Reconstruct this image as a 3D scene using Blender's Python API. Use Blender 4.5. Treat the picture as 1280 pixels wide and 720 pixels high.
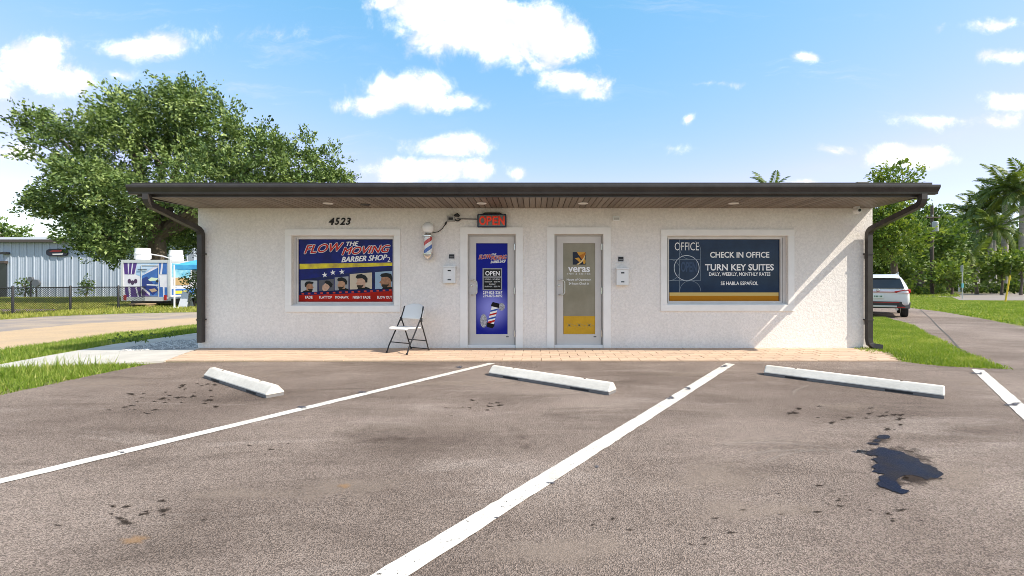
import bpy, bmesh, math, random
import numpy as np
from mathutils import Vector, Matrix, Euler

# ------------------------------------------------------------------ scene, camera, sky, sun
scene = bpy.context.scene
for o in list(bpy.data.objects):
    bpy.data.objects.remove(o, do_unlink=True)
COL = scene.collection
random.seed(7)

F, CX, HY, CH = 558.0, 668.0, 355.0, 1.2       # focal (px of 1280), principal x, horizon row, eye height
SUN_DIR = Vector((0.91, -0.36, 1.0)).normalized()
SKY_STRENGTH, SUN_STRENGTH, EXPOSURE = 0.119, 2.65, 1.42

cam_data = bpy.data.cameras.new('camera')
cam_data.sensor_width = 36.0
cam_data.lens = 36.0 * F / 1280.0
cam_data.shift_x = (640.0 - CX) / 1280.0
cam_data.shift_y = (HY - 360.0) / 1280.0
cam_data.clip_end = 3000
cam = bpy.data.objects.new('camera', cam_data)
cam.location = (0, 0, CH)
cam.rotation_euler = (math.radians(90), 0, 0)
COL.objects.link(cam)
scene.camera = cam

scene.view_settings.view_transform = 'Standard'
scene.view_settings.look = 'None'
scene.view_settings.gamma = 1.0
scene.view_settings.use_curve_mapping = False
scene.view_settings.exposure = EXPOSURE
scene.cycles.filter_width = 0.9        # crisp lens

sun_data = bpy.data.lights.new('sun', 'SUN')
sun_data.energy = SUN_STRENGTH
sun_data.angle = math.radians(0.5)
sun_data.color = (1.0, 0.92, 0.79)
sun = bpy.data.objects.new('sun', sun_data)
sun.rotation_euler = (-SUN_DIR).to_track_quat('-Z', 'Y').to_euler()
sun.location = SUN_DIR * 60
COL.objects.link(sun)


class NT:
    """small helper to write node trees"""
    def __init__(self, tree):
        self.t = tree

    def n(self, kind, **kw):
        nd = self.t.nodes.new(kind)
        for k, v in kw.items():
            setattr(nd, k, v)
        return nd

    def link(self, a, b):
        self.t.links.new(a, b)

    def put(self, sock, v):
        if isinstance(v, bpy.types.NodeSocket):
            self.link(v, sock)
        elif v is not None:
            sock.default_value = v

    def math(self, op, a, b=None, c=None, clamp=False):
        nd = self.n('ShaderNodeMath', operation=op, use_clamp=clamp)
        self.put(nd.inputs[0], a)
        if b is not None: self.put(nd.inputs[1], b)
        if c is not None: self.put(nd.inputs[2], c)
        return nd.outputs[0]

    def vmath(self, op, a, b=None, c=None):
        nd = self.n('ShaderNodeVectorMath', operation=op)
        self.put(nd.inputs[0], a)
        if b is not None: self.put(nd.inputs[1], b)
        if c is not None: self.put(nd.inputs[2], c)
        return nd.outputs['Value'] if op in ('LENGTH', 'DOT_PRODUCT', 'DISTANCE') else nd.outputs[0]

    def noise(self, vec, scale, detail=3.0, rough=0.55, dist=0.0):
        nd = self.n('ShaderNodeTexNoise')
        if vec is not None: self.link(vec, nd.inputs['Vector'])
        nd.inputs['Scale'].default_value = scale
        nd.inputs['Detail'].default_value = detail
        nd.inputs['Roughness'].default_value = rough
        nd.inputs['Distortion'].default_value = dist
        return nd.outputs['Fac']

    def step(self, v, lo, hi, a=0.0, b=1.0):
        nd = self.n('ShaderNodeMapRange', interpolation_type='SMOOTHSTEP')
        self.put(nd.inputs[0], v)
        for i, x in enumerate((lo, hi, a, b)):
            self.put(nd.inputs[i + 1], x)
        return nd.outputs[0]

    def mix(self, fac, a, b, mode='MIX'):
        nd = self.n('ShaderNodeMix', data_type='RGBA', blend_type=mode)
        self.put(nd.inputs[0], fac)
        self.put(nd.inputs[6], c4(a) if isinstance(a, tuple) else a)
        self.put(nd.inputs[7], c4(b) if isinstance(b, tuple) else b)
        return nd.outputs[2]

    def scalev(self, vec, s):
        return self.vmath('MULTIPLY', vec, s)


def c4(c):
    return (c[0], c[1], c[2], 1.0) if len(c) == 3 else c


# ---- world: physical sky with fair-weather cumulus
world = bpy.data.worlds.new('World')
scene.world = world
world.use_nodes = True
wt = world.node_tree
wt.nodes.clear()
W = NT(wt)
sky = W.n('ShaderNodeTexSky', sky_type='NISHITA', sun_disc=False)
sky.sun_elevation = math.asin(SUN_DIR.z)
sky.sun_rotation = math.atan2(SUN_DIR.x, SUN_DIR.y)
sky.air_density = 1.0
sky.dust_density = 0.15
sky.ozone_density = 1.6
sky.altitude = 300
geo = W.n('ShaderNodeTexCoord')
dirv = geo.outputs['Generated']
sep = W.n('ShaderNodeSeparateXYZ')
W.link(dirv, sep.inputs[0])
dx, dy, dz = sep.outputs
ysafe = W.math('MAXIMUM', dy, 0.06)
u = W.math('DIVIDE', dx, ysafe)
v = W.math('DIVIDE', dz, ysafe)
comb = W.n('ShaderNodeCombineXYZ')
W.link(u, comb.inputs[0]); W.link(v, comb.inputs[1])
uv = comb.outputs[0]
nz = W.n('ShaderNodeTexNoise'); W.link(uv, nz.inputs['Vector'])
nz.inputs['Scale'].default_value = 9.0; nz.inputs['Detail'].default_value = 4.0
warp = W.vmath('MULTIPLY_ADD', nz.outputs['Color'], (0.07, 0.05, 0), (-0.035, -0.025, 0))
uvw = W.vmath('ADD', uv, warp)
CLOUDS = [  # cx, cy, rx, ry (degrees-like units of 1/558), density: cumulus seen over the roof and the tree
    (600, 30, 118, 46, 1.5), (680, 48, 62, 44, 1.4), (540, 6, 72, 34, 1.3), (716, 102, 48, 22, 1.25), (482, 2, 30, 14, 1.0),
    (500, 112, 62, 28, 1.35), (465, 130, 46, 18, 1.2), (568, 126, 38, 13, 0.9),
    (560, 181, 58, 18, 1.15), (535, 209, 84, 18, 1.3), (595, 210, 30, 15, 1.1), (644, 220, 12, 8, 0.6),
    (28, 76, 52, 36, 1.4), (88, 104, 62, 21, 1.25), (-20, 100, 60, 34, 1.3), (172, 58, 58, 19, 1.3), (8, 190, 34, 18, 0.9),
    (150, 92, 26, 11, 0.8), (1143, 198, 52, 16, 1.25), (1118, 192, 20, 14, 1.1), (1246, 70, 34, 11, 0.75), (1255, 30, 62, 9, 0.7),
    (1008, 72, 24, 8, 0.65), (860, 147, 10, 8, 0.62), (1008, 228, 32, 8, 0.9), (1270, 128, 42, 9, 0.7), (1205, 152, 70, 9, 0.42),
    (838, 187, 17, 8, 0.5), (880, 106, 60, 4, 0.35), (1040, 186, 30, 7, 0.45), (330, 45, 60, 9, 0.16),
]
field = None
for cx_, cy_, rx_, ry_, a_ in CLOUDS:
    iu, iv = F / (rx_ * 1.12), F / (ry_ * 1.12)
    cu, cv = (cx_ - CX) / F, (HY - cy_) / F
    q = W.vmath('MULTIPLY_ADD', uvw, (iu, iv, 0), (-cu * iu, -cv * iv, 0))
    ln = W.vmath('LENGTH', q)
    f = W.math('MULTIPLY_ADD', ln, -a_, a_)
    field = f if field is None else W.math('MAXIMUM', field, f)
fb = W.noise(uv, 8.0, 11.0, 0.66, 0.35)
dens = W.math('ADD', field, W.math('MULTIPLY_ADD', fb, 2.7, -1.32))
front = W.step(dens, -0.10, 0.80)
wisp = W.noise(W.vmath('MULTIPLY', uvw, (1.6, 11.0, 1)), 1.7, 8.0, 0.68, 0.5)
wisp2 = W.noise(uv, 1.6, 3.0, 0.5)
wisps = W.math('MULTIPLY', W.math('MULTIPLY', W.step(wisp, 0.52, 0.80), W.step(wisp2, 0.42, 0.66)), 0.40)
front = W.math('MAXIMUM', W.math('POWER', front, 1.5), wisps)
# the rest of the sky dome carries denser unseen cumulus, added to fill the shaded wall
plane = W.vmath('DIVIDE', dirv, None)
zsafe = W.math('MAXIMUM', dz, 0.0)
zden = W.math('ADD', zsafe, 0.16)
comb2 = W.n('ShaderNodeCombineXYZ')
W.link(W.math('DIVIDE', dx, zden), comb2.inputs[0]); W.link(W.math('DIVIDE', dy, zden), comb2.inputs[1])
gen = W.step(W.noise(comb2.outputs[0], 1.1, 8.0, 0.6, 0.2), 0.47, 0.60)
inside = W.math('MULTIPLY', W.step(dy, 0.10, 0.30),
                W.math('MULTIPLY', W.step(W.math('ABSOLUTE', u), 1.5, 1.25), W.step(v, 0.95, 0.72)))
horizon_fade = W.step(dz, 0.0, 0.06)
rest = W.math('MULTIPLY', gen, W.math('SUBTRACT', 1.0, inside))
mask = W.math('MAXIMUM', W.math('MULTIPLY', front, inside), rest)
mask = W.math('MULTIPLY', mask, horizon_fade)
puff = W.math('SUBTRACT', W.noise(uv, 11.0, 7.0, 0.6, 0.2), W.noise(W.vmath('ADD', uv, (0.014, 0.022, 0)), 11.0, 7.0, 0.6, 0.2))
cloudcol = W.mix(W.step(W.math('ADD', W.math('MULTIPLY', dens, 0.30), W.math('MULTIPLY', puff, 2.6)), -0.15, 0.45),
                 (3.15, 3.2, 3.3), (5.4, 5.3, 5.1))  # light and shade of the billows painted from the offset noise
# slight saturation shift of the clear sky
hsv = W.n('ShaderNodeHueSaturation')
hsv.inputs['Saturation'].default_value = 1.0
hsv.inputs['Value'].default_value = 1.0
W.link(sky.outputs[0], hsv.inputs['Color'])
ssp = W.n('ShaderNodeSeparateColor'); W.link(hsv.outputs[0], ssp.inputs[0])
scb = W.n('ShaderNodeCombineColor')
tone = []
for ch_, (ref_, gain_, pw_) in enumerate(((1.09, 0.84, 1.35), (1.99, 1.97, 0.52), (3.6, 3.25, 0.45))):   # mild tone curve of the clear sky
    tone.append(W.math('MULTIPLY', W.math('POWER', W.math('DIVIDE', ssp.outputs[ch_], ref_), pw_), gain_))
tone[1] = W.math('MAXIMUM', tone[1], W.math('MULTIPLY', ssp.outputs[1], 0.66))
tone[2] = W.math('MAXIMUM', tone[2], W.math('MULTIPLY', ssp.outputs[2], 0.57))
tone[0] = W.math('MINIMUM', tone[0], W.math('MULTIPLY', tone[1], 0.86))
for ch_ in range(3):
    W.link(tone[ch_], scb.inputs[ch_])
clear = scb.outputs[0]
skycol = W.mix(W.math('MULTIPLY', mask, 0.97), clear, cloudcol)
bg = W.n('ShaderNodeBackground')
W.link(skycol, bg.inputs[0])
bg.inputs[1].default_value = SKY_STRENGTH
wo = W.n('ShaderNodeOutputWorld')
W.link(bg.outputs[0], wo.inputs[0])
world.cycles.sampling_method = 'MANUAL'
world.cycles.sample_map_resolution = 512


# ------------------------------------------------------------------ helpers
def gp(px, py):
    """point of the ground seen at a photograph position"""
    Y = F * CH / (py - HY)
    return ((px - CX) / F * Y, Y)


def at(px, py, Y):
    return Vector(((px - CX) / F * Y, Y, CH - (py - HY) / F * Y))


WALL_Y = 8.2
def wx(px, Y=WALL_Y): return (px - CX) / F * Y
def wz(py, Y=WALL_Y): return CH - (py - HY) / F * Y


def world_loc(o):
    v_ = Vector((0, 0, 0))
    while o is not None:
        v_ += o.location
        o = o.parent
    return v_


def tag(o, label=None, cat=None, group=None, kind=None):
    if label: o['label'] = label
    if cat: o['category'] = cat
    if group: o['group'] = group
    if kind: o['kind'] = kind
    return o


def empty(name, loc, label=None, cat=None, group=None):
    o = bpy.data.objects.new(name, None)
    o.empty_display_size = 0.2
    o.location = loc
    COL.objects.link(o)
    return tag(o, label, cat, group)


def link_mesh(name, me, mat, parent=None, smooth=False):
    o = bpy.data.objects.new(name, me)
    if mat is not None and len(me.materials) == 0:
        me.materials.append(mat)
    COL.objects.link(o)
    if parent is not None:
        o.parent = parent
    if smooth:
        me.polygons.foreach_set('use_smooth', [True] * len(me.polygons))
    return o


class MB:
    """collects faces given in world coordinates; build() links them as one mesh object"""
    def __init__(self):
        self.v, self.f = [], []

    def add(self, vs, fs):
        b = len(self.v)
        self.v += [tuple(x) for x in vs]
        self.f += [tuple(i + b for i in f) for f in fs]
        return self

    def box(self, x0, x1, y0, y1, z0, z1):
        vs = [(x0, y0, z0), (x1, y0, z0), (x1, y1, z0), (x0, y1, z0), (x0, y0, z1), (x1, y0, z1), (x1, y1, z1), (x0, y1, z1)]
        return self.add(vs, [(0, 3, 2, 1), (4, 5, 6, 7), (0, 1, 5, 4), (1, 2, 6, 5), (2, 3, 7, 6), (3, 0, 4, 7)])

    def prism(self, poly, d0, d1, axis='z'):
        """extrude a polygon: axis z: (x,y), axis y: (x,z), axis x: (y,z)"""
        def P(p, d):
            return {'z': (p[0], p[1], d), 'y': (p[0], d, p[1]), 'x': (d, p[0], p[1])}[axis]
        n = len(poly)
        vs = [P(p, d0) for p in poly] + [P(p, d1) for p in poly]
        fs = [tuple(range(n))[::-1], tuple(range(n, 2 * n))]
        fs += [(i, (i + 1) % n, n + (i + 1) % n, n + i) for i in range(n)]
        return self.add(vs, fs)

    def flat(self, poly, d, axis='z'):
        def P(p):
            return {'z': (p[0], p[1], d), 'y': (p[0], d, p[1])}[axis]
        return self.add([P(p) for p in poly], [tuple(range(len(poly)))])

    def tube(self, pts, r, n=8, cap=True, sx=1.0, up=None):
        pts = [Vector(p) for p in pts]
        rs = r if isinstance(r, (list, tuple)) else [r] * len(pts)
        ref = None
        rings = []
        for i, p in enumerate(pts):
            if i == 0: t = pts[1] - pts[0]
            elif i == len(pts) - 1: t = pts[-1] - pts[-2]
            else: t = (pts[i + 1] - p).normalized() + (p - pts[i - 1]).normalized()
            t.normalize()
            if ref is None:
                a = Vector(up) if up else (Vector((0, 0, 1)) if abs(t.z) < 0.9 else Vector((1, 0, 0)))
                ref = a
            x = t.cross(ref)
            if x.length < 1e-4: x = t.orthogonal()
            x.normalize()
            y = x.cross(t).normalized()
            ref = y
            rings.append([p + (x * math.cos(2 * math.pi * k / n + math.pi / n) * sx + y * math.sin(2 * math.pi * k / n + math.pi / n)) * rs[i] for k in range(n)])
        vs = [q for ring in rings for q in ring]
        fs = []
        for i in range(len(rings) - 1):
            for k in range(n):
                a, b = i * n + k, i * n + (k + 1) % n
                fs.append((a, b, b + n, a + n))
        if cap:
            fs.append(tuple(range(n))[::-1])
            fs.append(tuple(range((len(rings) - 1) * n, len(rings) * n)))
        return self.add(vs, fs)

    def lathe(self, prof, c, n=20, axis='z'):
        """prof: (r, h) along axis from c"""
        vs, fs = [], []
        for r, h in prof:
            for k in range(n):
                a = 2 * math.pi * k / n
                if axis == 'z': vs.append((c[0] + r * math.cos(a), c[1] + r * math.sin(a), c[2] + h))
                elif axis == 'y': vs.append((c[0] + r * math.cos(a), c[1] + h, c[2] + r * math.sin(a)))
                else: vs.append((c[0] + h, c[1] + r * math.cos(a), c[2] + r * math.sin(a)))
        for i in range(len(prof) - 1):
            for k in range(n):
                a, b = i * n + k, i * n + (k + 1) % n
                fs.append((a, b, b + n, a + n))
        fs.append(tuple(range(n))[::-1])
        fs.append(tuple(range((len(prof) - 1) * n, len(prof) * n)))
        return self.add(vs, fs)

    def build(self, name, mat, parent=None, smooth=False, bevel=0, seg=2):
        L = world_loc(parent) if parent is not None else Vector((0, 0, 0))
        me = bpy.data.meshes.new(name)
        me.from_pydata([(a - L.x, b - L.y, c - L.z) for a, b, c in self.v], [], self.f)
        bm = bmesh.new(); bm.from_mesh(me)
        bmesh.ops.recalc_face_normals(bm, faces=bm.faces)
        if bevel:
            es = [e for e in bm.edges if len(e.link_faces) == 2 and e.calc_face_angle(0) > 0.6]
            bmesh.ops.bevel(bm, geom=es, offset=bevel, segments=seg, affect='EDGES', profile=0.5)
        bm.to_mesh(me); bm.free()
        o = link_mesh(name, me, mat, parent)
        if smooth:
            me.polygons.foreach_set('use_smooth', [True] * len(me.polygons))
            try:
                me.set_sharp_from_angle(angle=math.radians(38))
            except Exception:
                pass
        return o


def copy_tree(o, parent=None):
    c = o.copy()
    COL.objects.link(c)
    if parent is not None:
        c.parent = parent
    for ch in [x for x in bpy.data.objects if x.parent == o]:
        copy_tree(ch, c)
    return c


MATS = {}
def mat(name, col, rough=0.6, metal=0.0, spec=0.4, var=0.0, vscale=3.0, col2=None, bump=0.0, bscale=60.0, bdist=0.004,
        coat=0.0, emit=None, estr=0.0, trans=0.0, stretch=(1, 1, 1), fine=0.0, fscale=80):
    if name in MATS: return MATS[name]
    m = bpy.data.materials.new(name); m.use_nodes = True
    N = NT(m.node_tree)
    b = m.node_tree.nodes['Principled BSDF']
    tc = N.n('ShaderNodeTexCoord')
    vec = N.vmath('MULTIPLY', tc.outputs['Object'], stretch)
    cur = c4(col)
    if var > 0 or col2 is not None:
        c2 = col2 if col2 is not None else tuple(x * (1 - var) for x in col)
        fac = N.step(N.noise(vec, vscale, 5.0, 0.6), 0.32, 0.68)
        cur = N.mix(fac, tuple(col), tuple(c2))
    if fine > 0:
        fz = N.noise(vec, fscale, 2.0, 0.5)
        cur = N.mix(1.0, cur, N.mix(fz, tuple([1 - fine] * 3), tuple([1 + fine] * 3)), 'MULTIPLY')
    N.put(b.inputs['Base Color'], cur)
    b.inputs['Roughness'].default_value = rough
    b.inputs['Metallic'].default_value = metal
    b.inputs['Specular IOR Level'].default_value = spec
    b.inputs['Coat Weight'].default_value = coat
    b.inputs['Coat Roughness'].default_value = 0.04
    if emit is not None:
        b.inputs['Emission Color'].default_value = c4(emit)
        b.inputs['Emission Strength'].default_value = estr
    if trans: b.inputs['Transmission Weight'].default_value = trans
    if bump:
        bn = N.n('ShaderNodeBump')
        bn.inputs['Strength'].default_value = bump
        bn.inputs['Distance'].default_value = bdist
        N.link(N.noise(vec, bscale, 4.0, 0.6), bn.inputs['Height'])
        N.link(bn.outputs[0], b.inputs['Normal'])
    MATS[name] = m
    return m


def leaf_mat(name, c1, c2, c3, trans=0.35):
    m = bpy.data.materials.new(name); m.use_nodes = True
    N = NT(m.node_tree)
    b = m.node_tree.nodes['Principled BSDF']
    out = m.node_tree.nodes['Material Output']
    a = N.n('ShaderNodeAttribute', attribute_name='tint')
    r = N.n('ShaderNodeValToRGB')
    r.color_ramp.elements[0].color = c4(c1); r.color_ramp.elements[1].color = c4(c3)
    e = r.color_ramp.elements.new(0.5); e.color = c4(c2)
    N.link(a.outputs['Fac'], r.inputs[0])
    N.link(r.outputs[0], b.inputs['Base Color'])
    b.inputs['Roughness'].default_value = 0.55
    b.inputs['Specular IOR Level'].default_value = 0.35
    tr = N.n('ShaderNodeBsdfTranslucent')
    N.link(N.mix(1.0, r.outputs[0], (1.25, 1.3, 0.55), 'MULTIPLY'), tr.inputs[0])
    mx = N.n('ShaderNodeMixShader'); mx.inputs[0].default_value = trans
    N.link(b.outputs[0], mx.inputs[1]); N.link(tr.outputs[0], mx.inputs[2])
    N.link(mx.outputs[0], out.inputs[0])
    return m


def poly_mesh(name, verts, loop_idx, sizes, tint, mat_, parent=None, loc=None):
    """fast mesh from numpy arrays, all faces with the same corner count"""
    me = bpy.data.meshes.new(name)
    nv, nf = len(verts), len(loop_idx) // sizes
    vv = np.asarray(verts, dtype=np.float32)
    if loc is not None:
        vv = vv - np.asarray(loc, dtype=np.float32)
    me.vertices.add(nv); me.vertices.foreach_set('co', vv.ravel())
    me.loops.add(len(loop_idx)); me.loops.foreach_set('vertex_index', np.asarray(loop_idx, dtype=np.int32))
    me.polygons.add(nf)
    me.polygons.foreach_set('loop_start', np.arange(0, nf * sizes, sizes, dtype=np.int32))
    me.polygons.foreach_set('loop_total', np.full(nf, sizes, dtype=np.int32))
    me.update(calc_edges=True)
    at_ = me.attributes.new('tint', 'FLOAT', 'POINT')
    at_.data.foreach_set('value', np.asarray(tint, dtype=np.float32))
    return link_mesh(name, me, mat_, parent)


def leaf_cloud(name, centers, dirs, size, tint, mat_, parent, rng, aspect=0.5, upbias=0.5):
    """one rhombic leaf per centre, long axis near dirs"""
    n = len(centers)
    d = dirs + rng.normal(0, 0.55, (n, 3))
    d /= np.linalg.norm(d, axis=1, keepdims=True) + 1e-6
    up = rng.normal(0, 0.7, (n, 3)) + np.array([0, 0, upbias])
    s = np.cross(d, up); s /= np.linalg.norm(s, axis=1, keepdims=True) + 1e-6
    L = (size * rng.uniform(0.65, 1.35, n))[:, None]
    nrm = np.cross(s, d)
    a = centers - d * L * 0.5
    b = centers + s * L * aspect * 0.5 + nrm * L * 0.06
    c = centers + d * L * 0.5 - nrm * L * 0.05
    e = centers - s * L * aspect * 0.5 + nrm * L * 0.06
    V = np.stack([a, b, c, e], axis=1).reshape(-1, 3)
    L_ = world_loc(parent) if parent is not None else (0, 0, 0)
    return poly_mesh(name, V, np.arange(4 * n), 4, np.repeat(tint, 4), mat_, parent, tuple(L_))


def crown_points(lobes, rng, twigs_per_m2=2.0, leaves=14, twig=0.9, spread=0.16, wind=(0, 0, 0), shell=(0.45, 1.0), sub=0):
    C, D, T = [], [], []
    if sub:
        more = []
        for (x, y, z, rx, ry, rz) in lobes:
            more.append((x, y, z, rx * .70, ry * .70, rz * .70))
            for k in range(sub):
                d = rng.normal(0, 1, 3); d /= np.linalg.norm(d)
                if d[1] > .3: d[1] *= -1
                f = rng.uniform(.22, .40)
                more.append((x + d[0] * rx * .84, y + d[1] * ry * .84, z + d[2] * rz * .84, rx * f, ry * f, rz * f * .8))
        lobes = more
    for (x, y, z, rx, ry, rz) in lobes:
        area = 4 * math.pi * ((rx * ry) ** 1.6 / 3 + (rx * rz) ** 1.6 / 3 + (ry * rz) ** 1.6 / 3) ** (1 / 1.6)
        nt = max(6, int(area * twigs_per_m2))
        d = rng.normal(0, 1, (nt, 3)); d /= np.linalg.norm(d, axis=1, keepdims=True)
        lump = 0.86 + 0.16 * np.sin(d[:, 0] * 7 + x) * np.sin(d[:, 1] * 6 + y) + 0.14 * np.sin(d[:, 2] * 8 + z + d[:, 0] * 4)
        r = (shell[0] + (shell[1] - shell[0]) * rng.uniform(0, 1, nt) ** 0.5) * lump
        base = np.array([x, y, z]) + d * np.array([rx, ry, rz]) * r[:, None]
        td = d + np.array(wind) + rng.normal(0, 0.35, (nt, 3)) + np.array([0, 0, 0.15])
        td /= np.linalg.norm(td, axis=1, keepdims=True)
        tl = twig * rng.uniform(0.5, 1.5, nt)
        tt = np.clip(rng.normal(0.5, 0.2, nt), 0, 1)
        s = rng.uniform(0, 1, (nt, leaves))
        pts = base[:, None, :] + td[:, None, :] * (s * tl[:, None])[..., None] + rng.normal(0, spread, (nt, leaves, 3)) * (1.25 - 0.6 * s)[..., None]
        C.append(pts.reshape(-1, 3)); D.append(np.repeat(td, leaves, axis=0))
        T.append(np.clip(np.repeat(tt, leaves) + rng.normal(0, 0.12, nt * leaves), 0, 1))
    return np.concatenate(C), np.concatenate(D), np.concatenate(T)


def in_poly(P, poly):
    x, y = P[:, 0], P[:, 1]
    ins = np.zeros(len(P), bool)
    n = len(poly)
    for i in range(n):
        x0, y0 = poly[i]; x1, y1 = poly[(i + 1) % n]
        if y0 == y1: continue
        c = ((y0 > y) != (y1 > y)) & (x < (x1 - x0) * (y - y0) / (y1 - y0) + x0)
        ins ^= c
    return ins


def grass(name, poly, dens, h, w, mat_, label, seed, jitter=0.0, zbase=0.0, holes=()):
    rng = np.random.default_rng(seed)
    A = np.array(poly)
    lo, hi = A.min(0), A.max(0)
    n = int((hi[0] - lo[0]) * (hi[1] - lo[1]) * dens)
    P = rng.uniform(lo, hi, (n, 2))
    P = P[in_poly(P, poly)]
    for hp in holes:
        P = P[~in_poly(P, hp)]
    # patchiness
    q = np.sin(P[:, 0] * 1.7 + 1.3 * np.sin(P[:, 1] * 1.1)) * np.sin(P[:, 1] * 2.1 + np.sin(P[:, 0] * 0.9)) + 0.5 * np.sin(P[:, 0] * 5.3) * np.sin(P[:, 1] * 4.7)
    P = P[rng.uniform(-1.9, 0.6, len(P)) < q + 0.9]
    n = len(P)
    q = np.sin(P[:, 0] * 1.7 + 1.3 * np.sin(P[:, 1] * 1.1)) * np.sin(P[:, 1] * 2.1 + np.sin(P[:, 0] * 0.9))
    P = P + rng.normal(0, jitter, P.shape)
    base = np.column_stack([P, np.full(n, zbase)])
    a = rng.uniform(0, 2 * math.pi, n)
    hh = h * rng.uniform(0.45, 1.3, n) * (1 + 0.25 * q)
    side = np.column_stack([np.cos(a), np.sin(a), np.zeros(n)]) * (w * rng.uniform(0.6, 1.3, n))[:, None] * 0.5
    b = rng.uniform(0, 2 * math.pi, n); lean = rng.uniform(0.1, 0.9, n)
    tip = base + np.column_stack([np.cos(b) * lean * hh, np.sin(b) * lean * hh, hh])
    V = np.stack([base - side, base + side, tip], axis=1).reshape(-1, 3)
    dry = np.sin(P[:, 0] * 3.1 + 2 * np.sin(P[:, 1] * 2.3)) * np.sin(P[:, 1] * 3.7 + np.sin(P[:, 0] * 2.9))
    t = np.clip(0.45 + 0.12 * q + 0.30 * np.clip(dry - .35, 0, 1) + rng.normal(0, 0.2, n), 0, 1)
    o = poly_mesh(name, V, np.arange(3 * n), 3, np.repeat(t, 3), mat_)
    return tag(o, label, 'grass', kind='stuff')


_dg = None
def text_mesh(body, shear=0.0, offset=0.0, spacing=1.0):
    cu = bpy.data.curves.new('lettering', 'FONT')
    cu.body = body; cu.shear = shear; cu.offset = offset; cu.space_character = spacing
    cu.resolution_u = 3
    to = bpy.data.objects.new('lettering', cu)
    COL.objects.link(to)
    dg = bpy.context.evaluated_depsgraph_get()
    me = bpy.data.meshes.new_from_object(to.evaluated_get(dg))
    bpy.data.objects.remove(to, do_unlink=True)
    bpy.data.curves.remove(cu)
    return me


def txt(body, p0, p1, Y, mat_, parent, shear=0.0, offset=0.0, rise=0.0, name='lettering', spacing=1.0, thick=0.0, strokes=None):
    """lettering fitted to a photograph box p0..p1 on the vertical plane Y (rise: dz/dx)"""
    me = text_mesh(body, shear, offset, spacing)
    n = len(me.vertices)
    co = np.empty(n * 3, dtype=np.float32); me.vertices.foreach_get('co', co); co = co.reshape(-1, 3)
    x0, z1 = (p0[0] - CX) / F * Y, CH - (p0[1] - HY) / F * Y
    x1, z0 = (p1[0] - CX) / F * Y, CH - (p1[1] - HY) / F * Y
    mn, mx = co.min(0), co.max(0)
    X = x0 + (co[:, 0] - mn[0]) / (mx[0] - mn[0]) * (x1 - x0)
    h = (z1 - z0) - abs(rise) * (x1 - x0)
    Z = z0 + (co[:, 1] - mn[1]) / (mx[1] - mn[1]) * h + (X - x0) * rise + (0 if rise >= 0 else -rise * (x1 - x0))
    L = world_loc(parent)
    out = np.column_stack([X - L.x, np.full(n, Y - L.y), Z - L.z]).astype(np.float32)
    me.vertices.foreach_set('co', out.ravel())
    me.materials.clear(); me.materials.append(mat_)
    if thick:
        bm = bmesh.new(); bm.from_mesh(me)
        r = bmesh.ops.extrude_face_region(bm, geom=list(bm.faces))
        bmesh.ops.translate(bm, vec=(0, -thick, 0), verts=[e for e in r['geom'] if isinstance(e, bmesh.types.BMVert)])
        bmesh.ops.recalc_face_normals(bm, faces=bm.faces)
        bm.to_mesh(me); bm.free()
    if strokes:      # heavier letters: the same outline laid down several times, each a hair above the last
        V0 = out; n0 = len(V0); polys = [tuple(p.vertices) for p in me.polygons]
        VV, FF = [], []
        for k, (sx_, sz_) in enumerate(strokes):
            q = V0 + np.array([sx_ * Y / F, -.00025 * k, sz_ * Y / F]); VV += [tuple(map(float, r_)) for r_ in q]
            FF += [tuple(i + n0 * k for i in p) for p in polys]
        me = bpy.data.meshes.new(name); me.from_pydata(VV, [], FF); me.materials.append(mat_)
    me.update()
    o = bpy.data.objects.new(name, me)
    COL.objects.link(o); o.parent = parent
    return o


def pxpoly(pts, Y):
    return [((a - CX) / F * Y, CH - (b - HY) / F * Y) for a, b in pts]


def pflat(name, pts, Y, mat_, parent):
    return MB().flat(pxpoly(pts, Y), Y, 'y').build(name, mat_, parent)


def rect(a, b, c, d):
    return [(a, b), (c, b), (c, d), (a, d)]


def ell(cx, cy, rx, ry, n=18, a0=0, a1=360):
    return [(cx + rx * math.cos(math.radians(a0 + (a1 - a0) * k / (n if a1 - a0 >= 360 else n - 1))),
             cy + ry * math.sin(math.radians(a0 + (a1 - a0) * k / (n if a1 - a0 >= 360 else n - 1)))) for k in range(n)]


def ring(cx, cy, r, w, n=28, a0=0, a1=360):
    o = ell(cx, cy, r, r, n, a0, a1 - 0.01 if a1 - a0 >= 360 else a1)
    i = ell(cx, cy, r - w, r - w, n, a0, a1 - 0.01 if a1 - a0 >= 360 else a1)
    return o, i


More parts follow.
